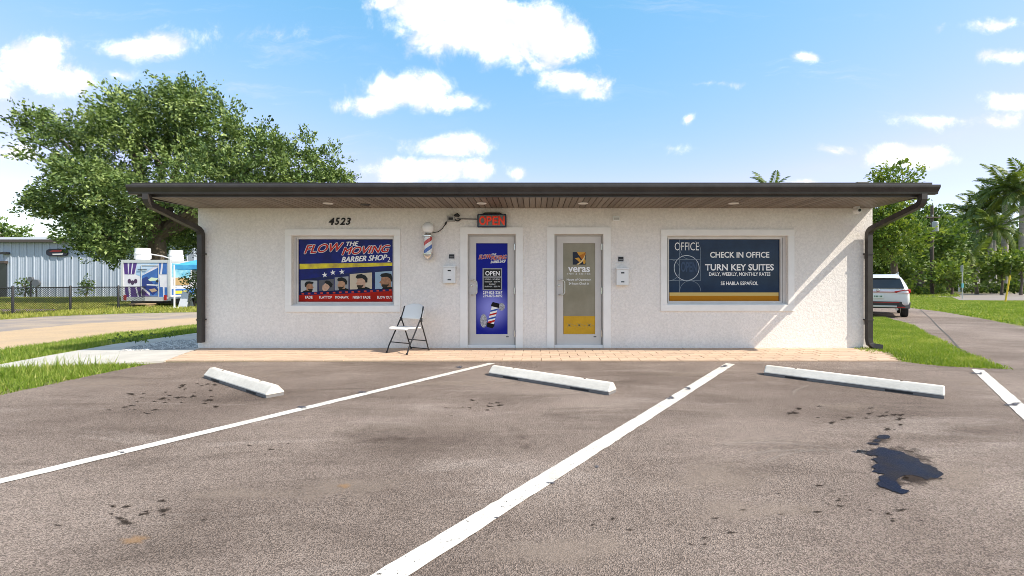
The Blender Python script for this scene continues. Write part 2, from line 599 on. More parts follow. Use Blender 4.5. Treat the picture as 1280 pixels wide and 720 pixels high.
# ------------------------------------------------------------------ materials of the setting
def asphalt_material():
    m = bpy.data.materials.new('weathered_asphalt'); m.use_nodes = True
    N = NT(m.node_tree); b = m.node_tree.nodes['Principled BSDF']
    tc = N.n('ShaderNodeTexCoord'); vec = tc.outputs['Object']
    big = N.noise(vec, 0.32, 5.0, 0.62)
    st = N.noise(N.vmath('MULTIPLY', vec, (0.5, 2.0, 1)), 1.0, 6.0, 0.66, 0.8)
    rut = N.noise(N.vmath('MULTIPLY', vec, (0.35, 3.2, 1)), 0.9, 4.0, 0.6, 0.5)
    mid = N.noise(vec, 14.0, 5.0, 0.7)
    agg = N.n('ShaderNodeTexVoronoi'); N.link(vec, agg.inputs['Vector']); agg.inputs['Scale'].default_value = 180.0
    ag2 = N.noise(vec, 260.0, 3.0, 0.75)
    col = N.mix(N.step(big, 0.34, 0.66), (0.165, 0.127, 0.107), (0.270, 0.217, 0.187))
    col = N.mix(N.math('MULTIPLY', N.step(st, 0.50, 0.72), 0.7), col, (0.105, 0.079, 0.065))
    col = N.mix(N.math('MULTIPLY', N.step(st, 0.46, 0.30), 0.6), col, (0.31, 0.258, 0.228))
    col = N.mix(N.math('MULTIPLY', N.step(rut, 0.58, 0.74), 0.35), col, (0.12, 0.09, 0.074))
    col = N.mix(1.0, col, N.mix(mid, (0.86, 0.86, 0.86), (1.14, 1.14, 1.14)), 'MULTIPLY')
    sepc = N.n('ShaderNodeSeparateColor'); N.link(agg.outputs['Color'], sepc.inputs[0])
    col = N.mix(1.0, col, N.mix(N.step(sepc.outputs[0], 0.02, 0.98), (0.56, 0.55, 0.54), (1.44, 1.44, 1.44)), 'MULTIPLY')
    col = N.mix(1.0, col, N.mix(N.step(ag2, 0.3, 0.7), (0.62, 0.61, 0.60), (1.34, 1.34, 1.34)), 'MULTIPLY')
    spots = N.noise(N.vmath('MULTIPLY', vec, (1.0, 1.8, 1)), 6.0, 5.0, 0.7)
    col = N.mix(N.math('MULTIPLY', N.step(spots, 0.66, 0.78), 0.5), col, (0.06, 0.046, 0.038))
    rust = N.noise(vec, 1.7, 4.0, 0.6)
    col = N.mix(N.math('MULTIPLY', N.step(rust, 0.68, 0.80), 0.35), col, (0.30, 0.20, 0.13))
    N.put(b.inputs['Base Color'], col)
    b.inputs['Roughness'].default_value = 0.9
    b.inputs['Specular IOR Level'].default_value = 0.25
    bn = N.n('ShaderNodeBump'); bn.inputs['Strength'].default_value = 0.75; bn.inputs['Distance'].default_value = 0.006
    N.link(N.math('ADD', N.math('MULTIPLY', agg.outputs['Distance'], 1.2), ag2), bn.inputs['Height'])
    N.link(bn.outputs[0], b.inputs['Normal'])
    return m


def paint_material():
    m = bpy.data.materials.new('worn_line_paint'); m.use_nodes = True
    N = NT(m.node_tree); b = m.node_tree.nodes['Principled BSDF']
    vec = N.n('ShaderNodeTexCoord').outputs['Object']
    n1 = N.noise(vec, 120.0, 3.0, 0.7); n2 = N.noise(vec, 5.0, 5.0, 0.65); n3 = N.noise(vec, 45.0, 5.0, 0.7)
    col = N.mix(N.step(n2, 0.35, 0.7), (0.68, 0.645, 0.60), (0.50, 0.465, 0.42))
    col = N.mix(N.math('MULTIPLY', N.step(n3, 0.5, 0.7), 0.4), col, (0.46, 0.42, 0.38))
    N.put(b.inputs['Base Color'], col)
    b.inputs['Roughness'].default_value = 0.8
    bn = N.n('ShaderNodeBump'); bn.inputs['Strength'].default_value = 0.6; bn.inputs['Distance'].default_value = 0.005
    N.link(n1, bn.inputs['Height']); N.link(bn.outputs[0], b.inputs['Normal'])
    chips = N.step(N.math('ADD', N.math('MULTIPLY', n3, 0.7), N.math('MULTIPLY', n1, 0.4)), 0.665, 0.69)
    tr_ = N.n('ShaderNodeBsdfTransparent'); mx = N.n('ShaderNodeMixShader')
    N.link(chips, mx.inputs[0]); N.link(b.outputs[0], mx.inputs[1]); N.link(tr_.outputs[0], mx.inputs[2])
    N.link(mx.outputs[0], m.node_tree.nodes['Material Output'].inputs[0])
    return m


def stucco_material():
    m = bpy.data.materials.new('painted_stucco'); m.use_nodes = True
    N = NT(m.node_tree); b = m.node_tree.nodes['Principled BSDF']
    vec = N.n('ShaderNodeTexCoord').outputs['Object']
    a = N.noise(vec, 22.0, 5.0, 0.65, 0.6)
    c = N.noise(vec, 70.0, 3.0, 0.6)
    d = N.noise(N.vmath('MULTIPLY', vec, (1, 1, 0.45)), 1.3, 5.0, 0.65)
    col = N.mix(N.step(d, 0.35, 0.7), (0.845, 0.80, 0.76), (0.80, 0.755, 0.71))
    strk = N.noise(N.vmath('MULTIPLY', vec, (1, 1, 0.07)), 5.0, 5.0, 0.65)
    col = N.mix(N.math('MULTIPLY', N.step(strk, 0.56, 0.74), 0.30), col, (0.58, 0.53, 0.48))
    spk = N.noise(vec, 9.0, 6.0, 0.75)
    col = N.mix(N.math('MULTIPLY', N.step(spk, 0.70, 0.78), 0.4), col, (0.50, 0.45, 0.40))
    col = N.mix(1.0, col, N.mix(N.step(a, 0.3, 0.7), (0.90, 0.90, 0.90), (1.06, 1.06, 1.06)), 'MULTIPLY')
    N.put(b.inputs['Base Color'], col)
    b.inputs['Roughness'].default_value = 0.88
    b.inputs['Specular IOR Level'].default_value = 0.25
    bn = N.n('ShaderNodeBump'); bn.inputs['Strength'].default_value = 0.36; bn.inputs['Distance'].default_value = 0.007
    N.link(N.math('ADD', N.step(a, 0.35, 0.65), N.math('MULTIPLY', c, 0.6)), bn.inputs['Height'])
    N.link(bn.outputs[0], b.inputs['Normal'])
    return m


ASPHALT, PAINT, STUCCO = asphalt_material(), paint_material(), stucco_material()
LAWN = mat('lawn_soil', (0.10, 0.15, 0.03), 0.95, var=0.1, vscale=1.6, col2=(0.21, 0.165, 0.085), bump=0.5, bscale=40, bdist=0.02, fine=0.35, fscale=30)
SAND = mat('sandy_track', (0.48, 0.345, 0.215), 0.95, col2=(0.42, 0.31, 0.205), vscale=1.2, bump=0.6, bscale=30, bdist=0.02, fine=0.18, fscale=25)
GRAVEL_ROAD = mat('grey_track', (0.25, 0.215, 0.20), 0.95, col2=(0.38, 0.30, 0.225), vscale=0.9, bump=0.6, bscale=30, bdist=0.02, fine=0.2, fscale=25)
CONCRETE = mat('pale_concrete', (0.52, 0.49, 0.45), 0.85, col2=(0.44, 0.415, 0.38), vscale=2.5, bump=0.3, bscale=120, bdist=0.003, fine=0.06)
TRIM = mat('white_painted_trim', (0.88, 0.86, 0.83), 0.6, var=0.06, vscale=4, bump=0.12, bscale=60)
VINYL = mat('grey_white_vinyl', (0.66, 0.63, 0.60), 0.4, var=0.08, vscale=4)
DOORPAINT = mat('pale_door_aluminium', (0.62, 0.59, 0.56), 0.42, var=0.07, vscale=3)
BRONZE = mat('dark_bronze_aluminium', (0.060, 0.052, 0.048), 0.38, metal=0.25, var=0.25, vscale=4)
BLACKMETAL = mat('black_metal', (0.018, 0.018, 0.02), 0.45)
CHROME = mat('brushed_steel', (0.62, 0.62, 0.62), 0.25, metal=1.0)
WHITEPL = mat('white_plastic', (0.80, 0.80, 0.79), 0.4, var=0.04)
WHITEP = mat('white_print', (0.85, 0.85, 0.85), 0.4, spec=0.15)
SHADOWGAP = mat('dark_gasket', (0.03, 0.03, 0.032), 0.7)
GLASS = mat('window_glass', (0.02, 0.025, 0.03), 0.03, spec=0.6)
ROOFING = mat('grey_roofing', (0.28, 0.27, 0.26), 0.9, var=0.2)

# ------------------------------------------------------------------ ground, paved areas
o = MB().flat([(-900, -300), (900, -300), (900, 1500), (-900, 1500)], 0.0).build('ground', LAWN)
tag(o, kind='structure')

# the right-hand drive, running away past the parked car
drive_left = [gp(1262, 462), gp(1240, 455), gp(1190, 433), gp(1160, 418), gp(1140, 407), gp(1105, 397)]
d0, d1 = drive_left[0], drive_left[-1]
drive = drive_left + [(16.5, 23.5), (19.0, 27.5), (23.5, 25.0), gp(1140, 385.5), gp(1175, 389.5), gp(1230, 399), gp(1280, 409.5), (13.2, 8.6), (12.0, 5.5), (11.0, 0.5), (7.2, 0.5), (6.7, 5.5)]
tag(MB().flat(drive, 0.004).build('driveway', ASPHALT), kind='structure')

lot = [(-14, -14), (14, -14), (14, 0.2), (9.5, 4.6), (8.6, 6.0), gp(1262, 462), gp(1235, 461.2), gp(1180, 458.5), gp(1150, 455.5), gp(1128, 452.6),
       gp(668, 452.6), gp(205, 453.5), gp(182, 456.5), gp(150, 463), gp(110, 471), gp(60, 482), gp(0, 495), (-7.4, 3.0), (-10, 0.5), (-14, -1)]
tag(MB().flat(lot, 0.008).build('parking_lot', ASPHALT), kind='structure')

side = [gp(205, 453.4), gp(235, 442), (-6.10, 8.15), (-6.10, 10.5), gp(247, 417.5), gp(142, 432), gp(61, 446.5), gp(0, 458), (-9.5, 5.2), (-10.2, 5.2), (-10.0, 6.0), gp(0, 461), gp(60, 459), gp(140, 456.4)]
tag(MB().prism(side[:8] + [gp(-70, 467), gp(-60, 475), gp(0, 462.5), gp(60, 460.5), gp(140, 457)], -0.05, 0.03).build('sidewalk', CONCRETE), kind='structure')

trk = [gp(247, 407.5), gp(150, 418.5), gp(60, 431), gp(0, 440), (-19, 6.6), (-19, 9.5), gp(0, 415), gp(100, 405), gp(247, 397.5), (-4.0, 21.0), (0, 20), (0, 14)]
tag(MB().flat(trk, 0.006).build('sandy_track', SAND), kind='structure')
trk2 = [gp(247, 398), gp(100, 405.5), gp(0, 416), (-26, 10.5), (-26, 15.5), gp(0, 400), gp(60, 396), gp(150, 392.5), gp(247, 390.5), (0, 25.5), (0, 20)]
tag(MB().flat(trk2, 0.004).build('grey_track', GRAVEL_ROAD), kind='structure')
side_patch = [gp(0, 391), gp(70, 388.8), gp(70, 386.5), gp(0, 387)]
tag(MB().flat(side_patch, 0.006).build('asphalt_apron', ASPHALT), kind='structure')
far_road = [(30, 33.5), (33, 44.5), (48, 55), (80, 60), (80, 48), (52, 44), (41.0, 36.5), (38, 33)]
tag(MB().flat(far_road, 0.006).build('far_road', mat('far_asphalt', (.27,.235,.21), .9, var=.15, vscale=.6)), kind='structure')

# stains on the asphalt
STAIN_SHADOW = mat('oil_stain', (0.085, 0.072, 0.064), 0.75, var=0.3, vscale=20, bump=0.5, bscale=140, bdist=0.005)
STAIN2 = mat('faint_stain', (0.125, 0.11, 0.10), 0.85, var=0.3, vscale=12, bump=0.6, bscale=140, bdist=0.006, fine=0.4, fscale=150)
lot_obj = bpy.data.objects['parking_lot']
rng = np.random.default_rng(11)
def blob(px, py, rx, ry, n=16, rough=0.35, z=0.012):
    pts = []
    ph = rng.uniform(0, 6.28, 4)
    for k in range(n):
        a = 2 * math.pi * k / n
        s = 1 + rough * (0.6 * math.sin(2 * a + ph[0]) + 0.5 * math.sin(3 * a + ph[1]) + 0.4 * math.sin(5 * a + ph[2])) + rng.normal(0, 0.08)
        x, y = gp(px + rx * s * math.cos(a), py + ry * s * math.sin(a))
        pts.append((x, y, z))
    return pts
def soft_material(name, col, strength=0.8, nscale=26.0):
    m = bpy.data.materials.new(name); m.use_nodes = True
    N = NT(m.node_tree); b = m.node_tree.nodes['Principled BSDF']
    vec = N.n('ShaderNodeTexCoord').outputs['Object']
    al = N.n('ShaderNodeAttribute', attribute_name='tint').outputs['Fac']
    nn = N.noise(vec, nscale, 6.0, 0.72); n2 = N.noise(vec, 170.0, 3.0, 0.7)
    f = N.step(N.math('ADD', al, N.math('MULTIPLY_ADD', nn, 1.5, -0.85)), 0.12, 0.75, 0.0, strength)
    N.put(b.inputs['Base Color'], N.mix(n2, tuple(x * .6 for x in col), tuple(x * 1.4 for x in col)))
    b.inputs['Roughness'].default_value = 0.9; b.inputs['Specular IOR Level'].default_value = 0.05
    tr_ = N.n('ShaderNodeBsdfTransparent'); mx = N.n('ShaderNodeMixShader')
    N.link(f, mx.inputs[0]); N.link(tr_.outputs[0], mx.inputs[1]); N.link(b.outputs[0], mx.inputs[2])
    N.link(mx.outputs[0], m.node_tree.nodes['Material Output'].inputs[0])
    return m
class Soft:
    def __init__(self): self.V, self.I, self.T = [], [], []
    def add(self, px, py, rx, ry, z, n=18, rough=.4):
        ring_ = blob(px, py, rx, ry, n, rough, z); i0 = len(self.V)
        c = gp(px, py)
        self.V += [(c[0], c[1], z)] + ring_; self.T += [1.0] + [0.0] * n
        for k in range(n): self.I += [i0, i0 + 1 + k, i0 + 1 + (k + 1) % n]
    def build(self, name, m, parent):
        o_ = poly_mesh(name, np.array(self.V), self.I, 3, self.T, m, parent); o_['kind'] = 'stuff'; return o_
sb, sf, sl_, sd_ = Soft(), Soft(), Soft(), Soft()
zz_ = 0.0105
for (cx_, cy_, sx_, sy_, k, r0) in ((215, 500, 60, 9, 30, 7), (160, 514, 40, 6, 12, 5), (180, 643, 66, 14, 18, 9), (600, 512, 40, 10, 20, 5), (240, 480, 40, 10, 14, 5),
                                    (1085, 522, 60, 16, 26, 7), (1010, 628, 120, 22, 18, 7), (880, 660, 60, 30, 9, 7), (1120, 650, 70, 30, 6, 9), (982, 517, 14, 2, 2, 9), (760, 640, 90, 40, 5, 6), (330, 560, 80, 20, 6, 6)):
    for i in range(int(k * .7)):
        r = r0 * rng.uniform(0.35, 1.1)
        sb.add(cx_ + rng.normal(0, sx_ * 0.5), cy_ + rng.normal(0, sy_ * 0.5), r * 1.25, r * 0.36, zz_ + rng.uniform(0, .0008))
sb.add(158, 656, 15, 6, zz_ + .001); sb.add(205, 640, 16, 4, zz_ + .001); sb.add(1109, 645, 8, 4, zz_ + .001)
sb.build('oil_stains', soft_material('oil_stain_soft', (0.026, 0.019, 0.015), .72), lot_obj)
for (px_, py_, rx_, ry_) in ((657, 560, 17, 8), (650, 548, 9, 8), (642, 537, 13, 6)):
    sf.add(px_, py_, rx_, ry_, zz_ - .0005)
for (px_, py_, rx_, ry_) in ((520, 560, 190, 26), (640, 500, 120, 12), (470, 545, 110, 14), (1090, 520, 130, 22), (1200, 545, 90, 16), (300, 500, 120, 14), (150, 540, 150, 14), (760, 480, 120, 8), (1020, 560, 150, 14), (250, 650, 120, 20), (900, 500, 90, 10)):
    sf.add(px_, py_, rx_, ry_, zz_ - .001 - rng.uniform(0, .0006), 26, .2)
sf.build('grey_stains', soft_material('grey_stain_soft', (0.085, 0.062, 0.050), .15, 9.0), lot_obj)
for (px_, py_, rx_, ry_) in ((900, 600, 120, 30), (930, 640, 140, 24), (430, 610, 130, 22), (1200, 600, 90, 26), (700, 690, 160, 30), (300, 620, 110, 14), (1060, 510, 60, 9), (120, 480, 120, 9), (560, 480, 160, 6), (300, 470, 130, 6), (860, 468, 90, 5), (1230, 480, 60, 8)):
    sl_.add(px_, py_, rx_, ry_, zz_ - .0022 + rng.uniform(0, .0005), 26, .2)
sl_.build('pale_dust', soft_material('pale_dust_soft', (0.34, 0.272, 0.226), .35, 7.0), lot_obj)
dm = Soft()
for (px_, py_, rx_, ry_) in ((1125, 578, 52, 24), (1140, 592, 50, 18), (1112, 606, 32, 16), (1100, 552, 22, 8), (1150, 600, 46, 12), (1110, 566, 34, 10)):
    dm.add(px_, py_, rx_, ry_, zz_ + .0006 + rng.uniform(0, .0008), 24, .22)
dm.build('damp_halo', soft_material('damp_soft', (0.06, 0.046, 0.040), .7, 22.0), lot_obj)
sd_.add(168, 678, 26, 9, zz_ + .0013, 20, .3); sd_.add(430, 610, 12, 6, zz_ + .0013, 20, .3)
sd_.build('rust_stains', soft_material('rust_stain_soft', (0.36, 0.22, 0.12), .5, 9.0), lot_obj)
STAIN_SHADOW = mat('wire_shadow_dark', (0.085, 0.072, 0.064), 0.75, var=0.3, vscale=20, bump=0.5, bscale=140, bdist=0.005)  # dark tone for the painted wire shadow
# arcs scuffed by turning tyres
arc = Soft()
for (cx_, cy_, r_, a0, a1, w_) in ((1.9, 2.2, 1.0, 60, 130, .05), (1.7, 2.1, 1.25, 55, 120, .05), (2.1, 2.4, .8, 70, 150, .04), (3.6, 4.4, .9, 100, 170, .04)):
    n_ = 30; i0 = len(arc.V)
    for k in range(n_ + 1):
        t = math.radians(a0 + (a1 - a0) * k / n_)
        for rr, al in ((r_ - w_, 0), (r_, .9 * math.sin(math.pi * k / n_)), (r_ + w_, 0)):
            arc.V.append((cx_ + rr * math.cos(t), cy_ + rr * math.sin(t), zz_ - .0003)); arc.T.append(al)
        if k:
            b0 = i0 + 3 * (k - 1)
            for q in (0, 1): arc.I += [b0 + q, b0 + q + 1, b0 + q + 4, b0 + q, b0 + q + 4, b0 + q + 3]
arc.build('scuff_marks', soft_material('scuff_soft', (0.38, 0.32, 0.28), .3, 30.0), lot_obj)
# overhead wire's shadow, painted on the drive as a thin dark strip
cr = MB()
cpts = [gp(1150, 387), gp(1163, 398), gp(1172, 408), gp(1186, 421), gp(1200, 437), gp(1207, 442)]
for i in range(len(cpts) - 1):
    (x0, y0), (x1, y1) = cpts[i], cpts[i + 1]
    cr.add([(x0 - .02, y0, .008), (x0 + .02, y0, .008), (x1 + .02, y1, .008), (x1 - .02, y1, .008)], [(0, 1, 2, 3)])
cr.build('wire_shadow', STAIN_SHADOW, bpy.data.objects['driveway'])
# wet patch, its navy base colour painted in for the reflected sky
WET = mat('wet_puddle', (0.004, 0.008, 0.026), 0.12, spec=0.05, col2=(0.016, 0.013, 0.017), vscale=5.0, bump=0.5, bscale=110, bdist=0.005)
pud = [(525, 325), (550, 319), (560, 312), (575, 313), (600, 320), (640, 328), (665, 340), (690, 349), (700, 362), (720, 368), (748, 378), (752, 386), (771, 400), (757, 408), (764, 415),
       (735, 412), (718, 418), (690, 408), (660, 402), (640, 404), (625, 414), (620, 425), (632, 436), (636, 447), (663, 455), (640, 462), (610, 456), (590, 446), (572, 441), (556, 428),
       (568, 418), (562, 408), (582, 400), (560, 394), (543, 391), (550, 380), (536, 374), (560, 364), (553, 357), (533, 351), (560, 344), (545, 338), (522, 334)]
pj = []
for k in range(len(pud)):
    (a0_, b0_), (a1_, b1_) = pud[k], pud[(k + 1) % len(pud)]
    for t in (0, .33, .66):
        pj.append((a0_ + (a1_ - a0_) * t + rng.normal(0, 2.2), b0_ + (b1_ - b0_) * t + rng.normal(0, 1.1)))
pp = [gp(880 + a / 2.5725, 440 + b / 2.5725) for a, b in pj]
pu = MB()
for ring_ in (pp, [gp(880 + (578 + 22 * math.cos(k * .52)) / 2.5725, 440 + (278 + 7 * math.sin(k * .52)) / 2.5725) for k in range(12)],
              [gp(880 + (557 + 12 * math.cos(k * .52)) / 2.5725, 440 + (290 + 5 * math.sin(k * .52)) / 2.5725) for k in range(12)],
              [gp(880 + (545 + 20 * math.cos(k * .52)) / 2.5725, 440 + (300 + 4 * math.sin(k * .52 + .6)) / 2.5725) for k in range(12)]):
    pu.flat(ring_, 0.0135)
tag(pu.build('puddle', WET), kind='structure')

# ---- parking lines
def line_strip(name, a, b, w, label):
    a, b = Vector((*a, 0)), Vector((*b, 0))
    d = (b - a); Ln = d.length; d.normalize(); s = Vector((-d.y, d.x, 0))
    n = int(Ln / 0.06); m = MB(); vs = []; fs = []
    for i in range(n + 1):
        p = a + d * (Ln * i / n)
        j0, j1 = random.gauss(0, 0.0022), random.gauss(0, 0.0022)
        vs += [p + s * (w / 2 + j0) + Vector((0, 0, .0125)), p - s * (w / 2 + j1) + Vector((0, 0, .0125))]
        if i: fs.append((2 * i - 2, 2 * i - 1, 2 * i + 1, 2 * i))
    o_ = m.add(vs, fs).build(name, PAINT)
    return tag(o_, label, 'parking line', 'painted parking lines')
A0, A1 = gp(615, 455.0), gp(0, 604)
B0, B1 = gp(913, 455.5), gp(492, 720)
C0, C1 = gp(1222, 463), gp(1283, 519)
def ext(a, b, t): return (a[0] + (b[0] - a[0]) * t, a[1] + (b[1] - a[1]) * t)
line_strip('parking_line', A0, ext(A0, A1, 1.35), 0.11, 'white parking line ending between the left and middle wheel stops')
line_strip('parking_line', B0, ext(B0, B1, 1.2), 0.125, 'long white parking line ending between the middle and right wheel stops')
line_strip('parking_line', C0, ext(C0, C1, 2.6), 0.125, 'white parking line at right edge below the grass')
sc = Soft()
for (px_, py_, r) in ((377, 510, 6), (575, 460, 5), (837, 500, 6), (1221, 468, 6), (1266, 507, 9), (905, 459, 5), (745, 586, 3.5), (620, 650, 3), (150, 568, 4), (450, 492, 5), (690, 606, 5), (860, 487, 5)):
    for k in range(3):
        sc.add(px_ + rng.normal(0, r * .5), py_ + rng.normal(0, r * .15), r * 1.0, r * .34, 0.0150 + rng.uniform(0, .0006), 14)
sc.build('paint_wear', soft_material('paint_wear_soft', (0.11, 0.11, 0.13), .9, 30.0), lot_obj)

# ---- wheel stops
STOP = mat('painted_concrete_stop', (0.74, 0.69, 0.62), 0.85, col2=(0.62, 0.575, 0.51), vscale=5, bump=0.45, bscale=70, bdist=0.005, fine=0.09, fscale=35, stretch=(.7, 1.4, 1.2))
REBAR = mat('rusty_pin', (0.10, 0.07, 0.05), 0.8)
STOP_SHADE = mat('stop_foot_shade', (0.20, 0.19, 0.19), 0.85, var=0.2, vscale=9, bump=0.4, bscale=60)  # darker grey paints in the shade on the stops' lower faces
prof = [(-0.094, 0.034), (-0.092, 0.044), (-0.034, 0.112), (-0.024, 0.12), (0.024, 0.12), (0.034, 0.112), (0.092, 0.044), (0.094, 0.034)]
def make_stop():
    r = empty('wheel_stop', (0, 0, 0))
    m = MB(); L = 1.74
    stations = [(-L / 2, 0.93), (-L / 2 + 0.012, 1.0), (L / 2 - 0.012, 1.0), (L / 2, 0.93)]
    n = len(prof); vs = []; fs = []
    for x, s in stations:
        vs += [(x, p[0] * s, p[1] * (s if p[1] > 0.035 else 1)) for p in prof]
    for i in range(3):
        for k in range(n - 1):
            fs.append((i * n + k, i * n + k + 1, (i + 1) * n + k + 1, (i + 1) * n + k))
    fs.append(tuple(range(n))); fs.append(tuple(range(3 * n, 4 * n))[::-1])
    m.add(vs, fs)
    m.build('concrete_block', STOP, r, smooth=False)
    for s in (-1, 1):
        MB().lathe([(0.014, 0), (0.014, 0.006), (0.006, 0.008)], (s * 0.52, 0, 0.119), 10).build('rebar_pin', REBAR, r)
    MB().box(-L / 2 + .004, L / 2 - .004, -0.088, 0.088, 0.0, 0.0335).build('base', STOP_SHADE, r)  # foot strip that carries the painted shade
    for s in (-1, 1):
        MB().box(s * 0.5 - 0.12, s * 0.5 + 0.12, -0.0905, -0.0885, 0.004, 0.024).build('drain_slot', SHADOWGAP, r)
    return r
stop0 = make_stop()
STOPS = [((254.5, 473.4), (331.7, 499.2), 'white concrete wheel stop at left, nearest the sidewalk grass'),
         ((609.1, 470.1), (762.6, 495.7), 'white concrete wheel stop in the middle, in front of the doors'),
         ((956.0, 470.0), (1178.5, 499.7), 'white concrete wheel stop at right, below the check in window')]
for i, (a, b, lab) in enumerate(STOPS):
    pa, pb = Vector(gp(*a)), Vector(gp(*b))
    d = (pb - pa).normalized()
    nrm = Vector((-d.y, d.x))
    c = (pa + pb) / 2 + nrm * 0.095
    r = stop0 if i == 0 else copy_tree(stop0)
    r.location = (c.x, c.y, 0.009)
    r.rotation_euler = (0, 0, math.atan2(d.y, d.x))
    tag(r, lab, 'wheel stop', 'concrete wheel stops')

# ---- paver walk in front of the shop
PAV = [mat('tan_paver_a', (0.55, 0.395, 0.28), 0.85, col2=(0.46, 0.33, 0.24), vscale=5, bump=0.3, bscale=90, fine=0.08),
       mat('tan_paver_b', (0.58, 0.43, 0.31), 0.85, col2=(0.50, 0.36, 0.26), vscale=5, bump=0.3, bscale=90, fine=0.08),
       mat('tan_paver_c', (0.48, 0.34, 0.25), 0.85, col2=(0.54, 0.40, 0.29), vscale=5, bump=0.3, bscale=90, fine=0.08)]
walk_y0 = F * CH / 97.5
bed = [(-6.85, walk_y0 + .01), (6.15 + 1.0, walk_y0 + .01), (6.18, 8.19), (-6.12, 8.19)]
bed_l = gp(205, 453.4); 
walk = MB().prism([(-5.67, walk_y0), (5.62, walk_y0), (6.22, 8.21), (-6.16, 8.21)], -0.03, 0.012).build('paver_walk', mat('joint_sand', (0.40, 0.30, 0.215), 0.95, var=0.2, vscale=20, bump=.4))
tag(walk, kind='structure')
rows, TW = 6, 0.305
rh = (8.2 - walk_y0) / rows
tile_cache = {}
def walk_x(y):
    t = (y - walk_y0) / (8.2 - walk_y0)
    return -5.66 + (-0.49) * t, 5.61 + 0.59 * t
for r in range(rows):
    y0 = walk_y0 + r * rh; y1 = y0 + rh
    xl, xr = walk_x((y0 + y1) / 2)
    x = -6.6 - (TW / 2 if r % 2 else 0)
    while x < xr - 0.06:
        a, b = max(x, xl), min(x + TW, xr)
        if b - a > 0.06:
            w_ = round(b - a - 0.005, 3)
            mi = random.randrange(3)
            key = (w_, mi)
            if key not in tile_cache:
                m = MB(); h = rh - 0.005; c_ = 0.0025
                m.add([(-w_/2, -h/2, 0), (w_/2, -h/2, 0), (w_/2, h/2, 0), (-w_/2, h/2, 0), (-w_/2+c_, -h/2+c_, .016), (w_/2-c_, -h/2+c_, .016), (w_/2-c_, h/2-c_, .016), (-w_/2+c_, h/2-c_, .016)],
                      [(4, 5, 6, 7), (0, 1, 5, 4), (1, 2, 6, 5), (2, 3, 7, 6), (3, 0, 4, 7)])
                ob = m.build('paver', PAV[mi], walk)
                tile_cache[key] = ob.data
            else:
                ob = bpy.data.objects.new('paver', tile_cache[key]); COL.objects.link(ob); ob.parent = walk
            ob.location = ((a + b) / 2, (y0 + y1) / 2, 0.010 + random.uniform(-0.0015, 0.002))
            ob.rotation_euler = (random.gauss(0, 0.004), random.gauss(0, 0.004), 0)
        x += TW

# ------------------------------------------------------------------ the shop building
XL, XR = -6.18, 6.21
shop = empty('shop_building', (0, WALL_Y + 4, 0), 'low white stucco shop building with dark bronze eave and two glass doors', 'building')
WT = 2.66
opens = {  # left, top, right, bottom of the openings in the front wall (photograph rows and columns)
    'wl': (365.0, 294.5, 493.0, 382.0), 'wr': (833.6, 294.7, 984.4, 381.0),
    'dl': (584.7, 292.7, 644.6, 437.5), 'dr': (693.0, 292.7, 754.0, 437.5)}
OP = {k: (wx(a), wx(c), max(0.0, wz(d)) if k[0] == 'w' else 0.0, wz(b)) for k, (a, b, c, d) in opens.items()}
def wall_with_openings(x0, x1, z0, z1, y, thick, ops):
    xs = sorted({x0, x1, *[v_ for o_ in ops for v_ in (o_[0], o_[1])]})
    zs = sorted({z0, z1, *[v_ for o_ in ops for v_ in (o_[2], o_[3])]})
    m = MB()
    def solid(i, k):
        if i < 0 or k < 0 or i >= len(xs) - 1 or k >= len(zs) - 1: return False
        cx_, cz_ = (xs[i] + xs[i + 1]) / 2, (zs[k] + zs[k + 1]) / 2
        return not any(o_[0] < cx_ < o_[1] and o_[2] < cz_ < o_[3] for o_ in ops)
    for i in range(len(xs) - 1):
        for k in range(len(zs) - 1):
            if not solid(i, k): continue
            a, b, c, d = xs[i], xs[i + 1], zs[k], zs[k + 1]
            for yy in (y, y + thick):
                m.add([(a, yy, c), (b, yy, c), (b, yy, d), (a, yy, d)], [(0, 1, 2, 3)])
            if not solid(i - 1, k): m.add([(a, y, c), (a, y + thick, c), (a, y + thick, d), (a, y, d)], [(0, 1, 2, 3)])
            if not solid(i + 1, k): m.add([(b, y, c), (b, y + thick, c), (b, y + thick, d), (b, y, d)], [(0, 1, 2, 3)])
            if not solid(i, k - 1): m.add([(a, y, c), (b, y, c), (b, y + thick, c), (a, y + thick, c)], [(0, 1, 2, 3)])
            if not solid(i, k + 1): m.add([(a, y, d), (b, y, d), (b, y + thick, d), (a, y + thick, d)], [(0, 1, 2, 3)])
    return m
fw = wall_with_openings(XL, XR, -0.05, WT, WALL_Y, 0.22, list(OP.values()))
bm_ = fw.build('front_wall', STUCCO, shop)
b2 = bmesh.new(); b2.from_mesh(bm_.data); bmesh.ops.remove_doubles(b2, verts=b2.verts, dist=1e-5); bmesh.ops.recalc_face_normals(b2, faces=b2.faces); b2.to_mesh(bm_.data); b2.free()
MB().box(XL, XL + 0.2, WALL_Y + 0.225, 16.5, -0.05, WT).build('side_wall', STUCCO, shop)
MB().box(XR - 0.2, XR, WALL_Y + 0.225, 16.5, -0.05, WT).build('side_wall', STUCCO, shop)
MB().box(XL, XR, 16.505, 16.7, -0.05, WT).build('rear_wall', STUCCO, shop)
MB().box(XL + .21, XR - .21, WALL_Y + 0.9, WALL_Y + 1.0, 0, WT - .02).build('inner_wall', mat('dim_interior', (0.25, 0.24, 0.23), 0.9), shop)

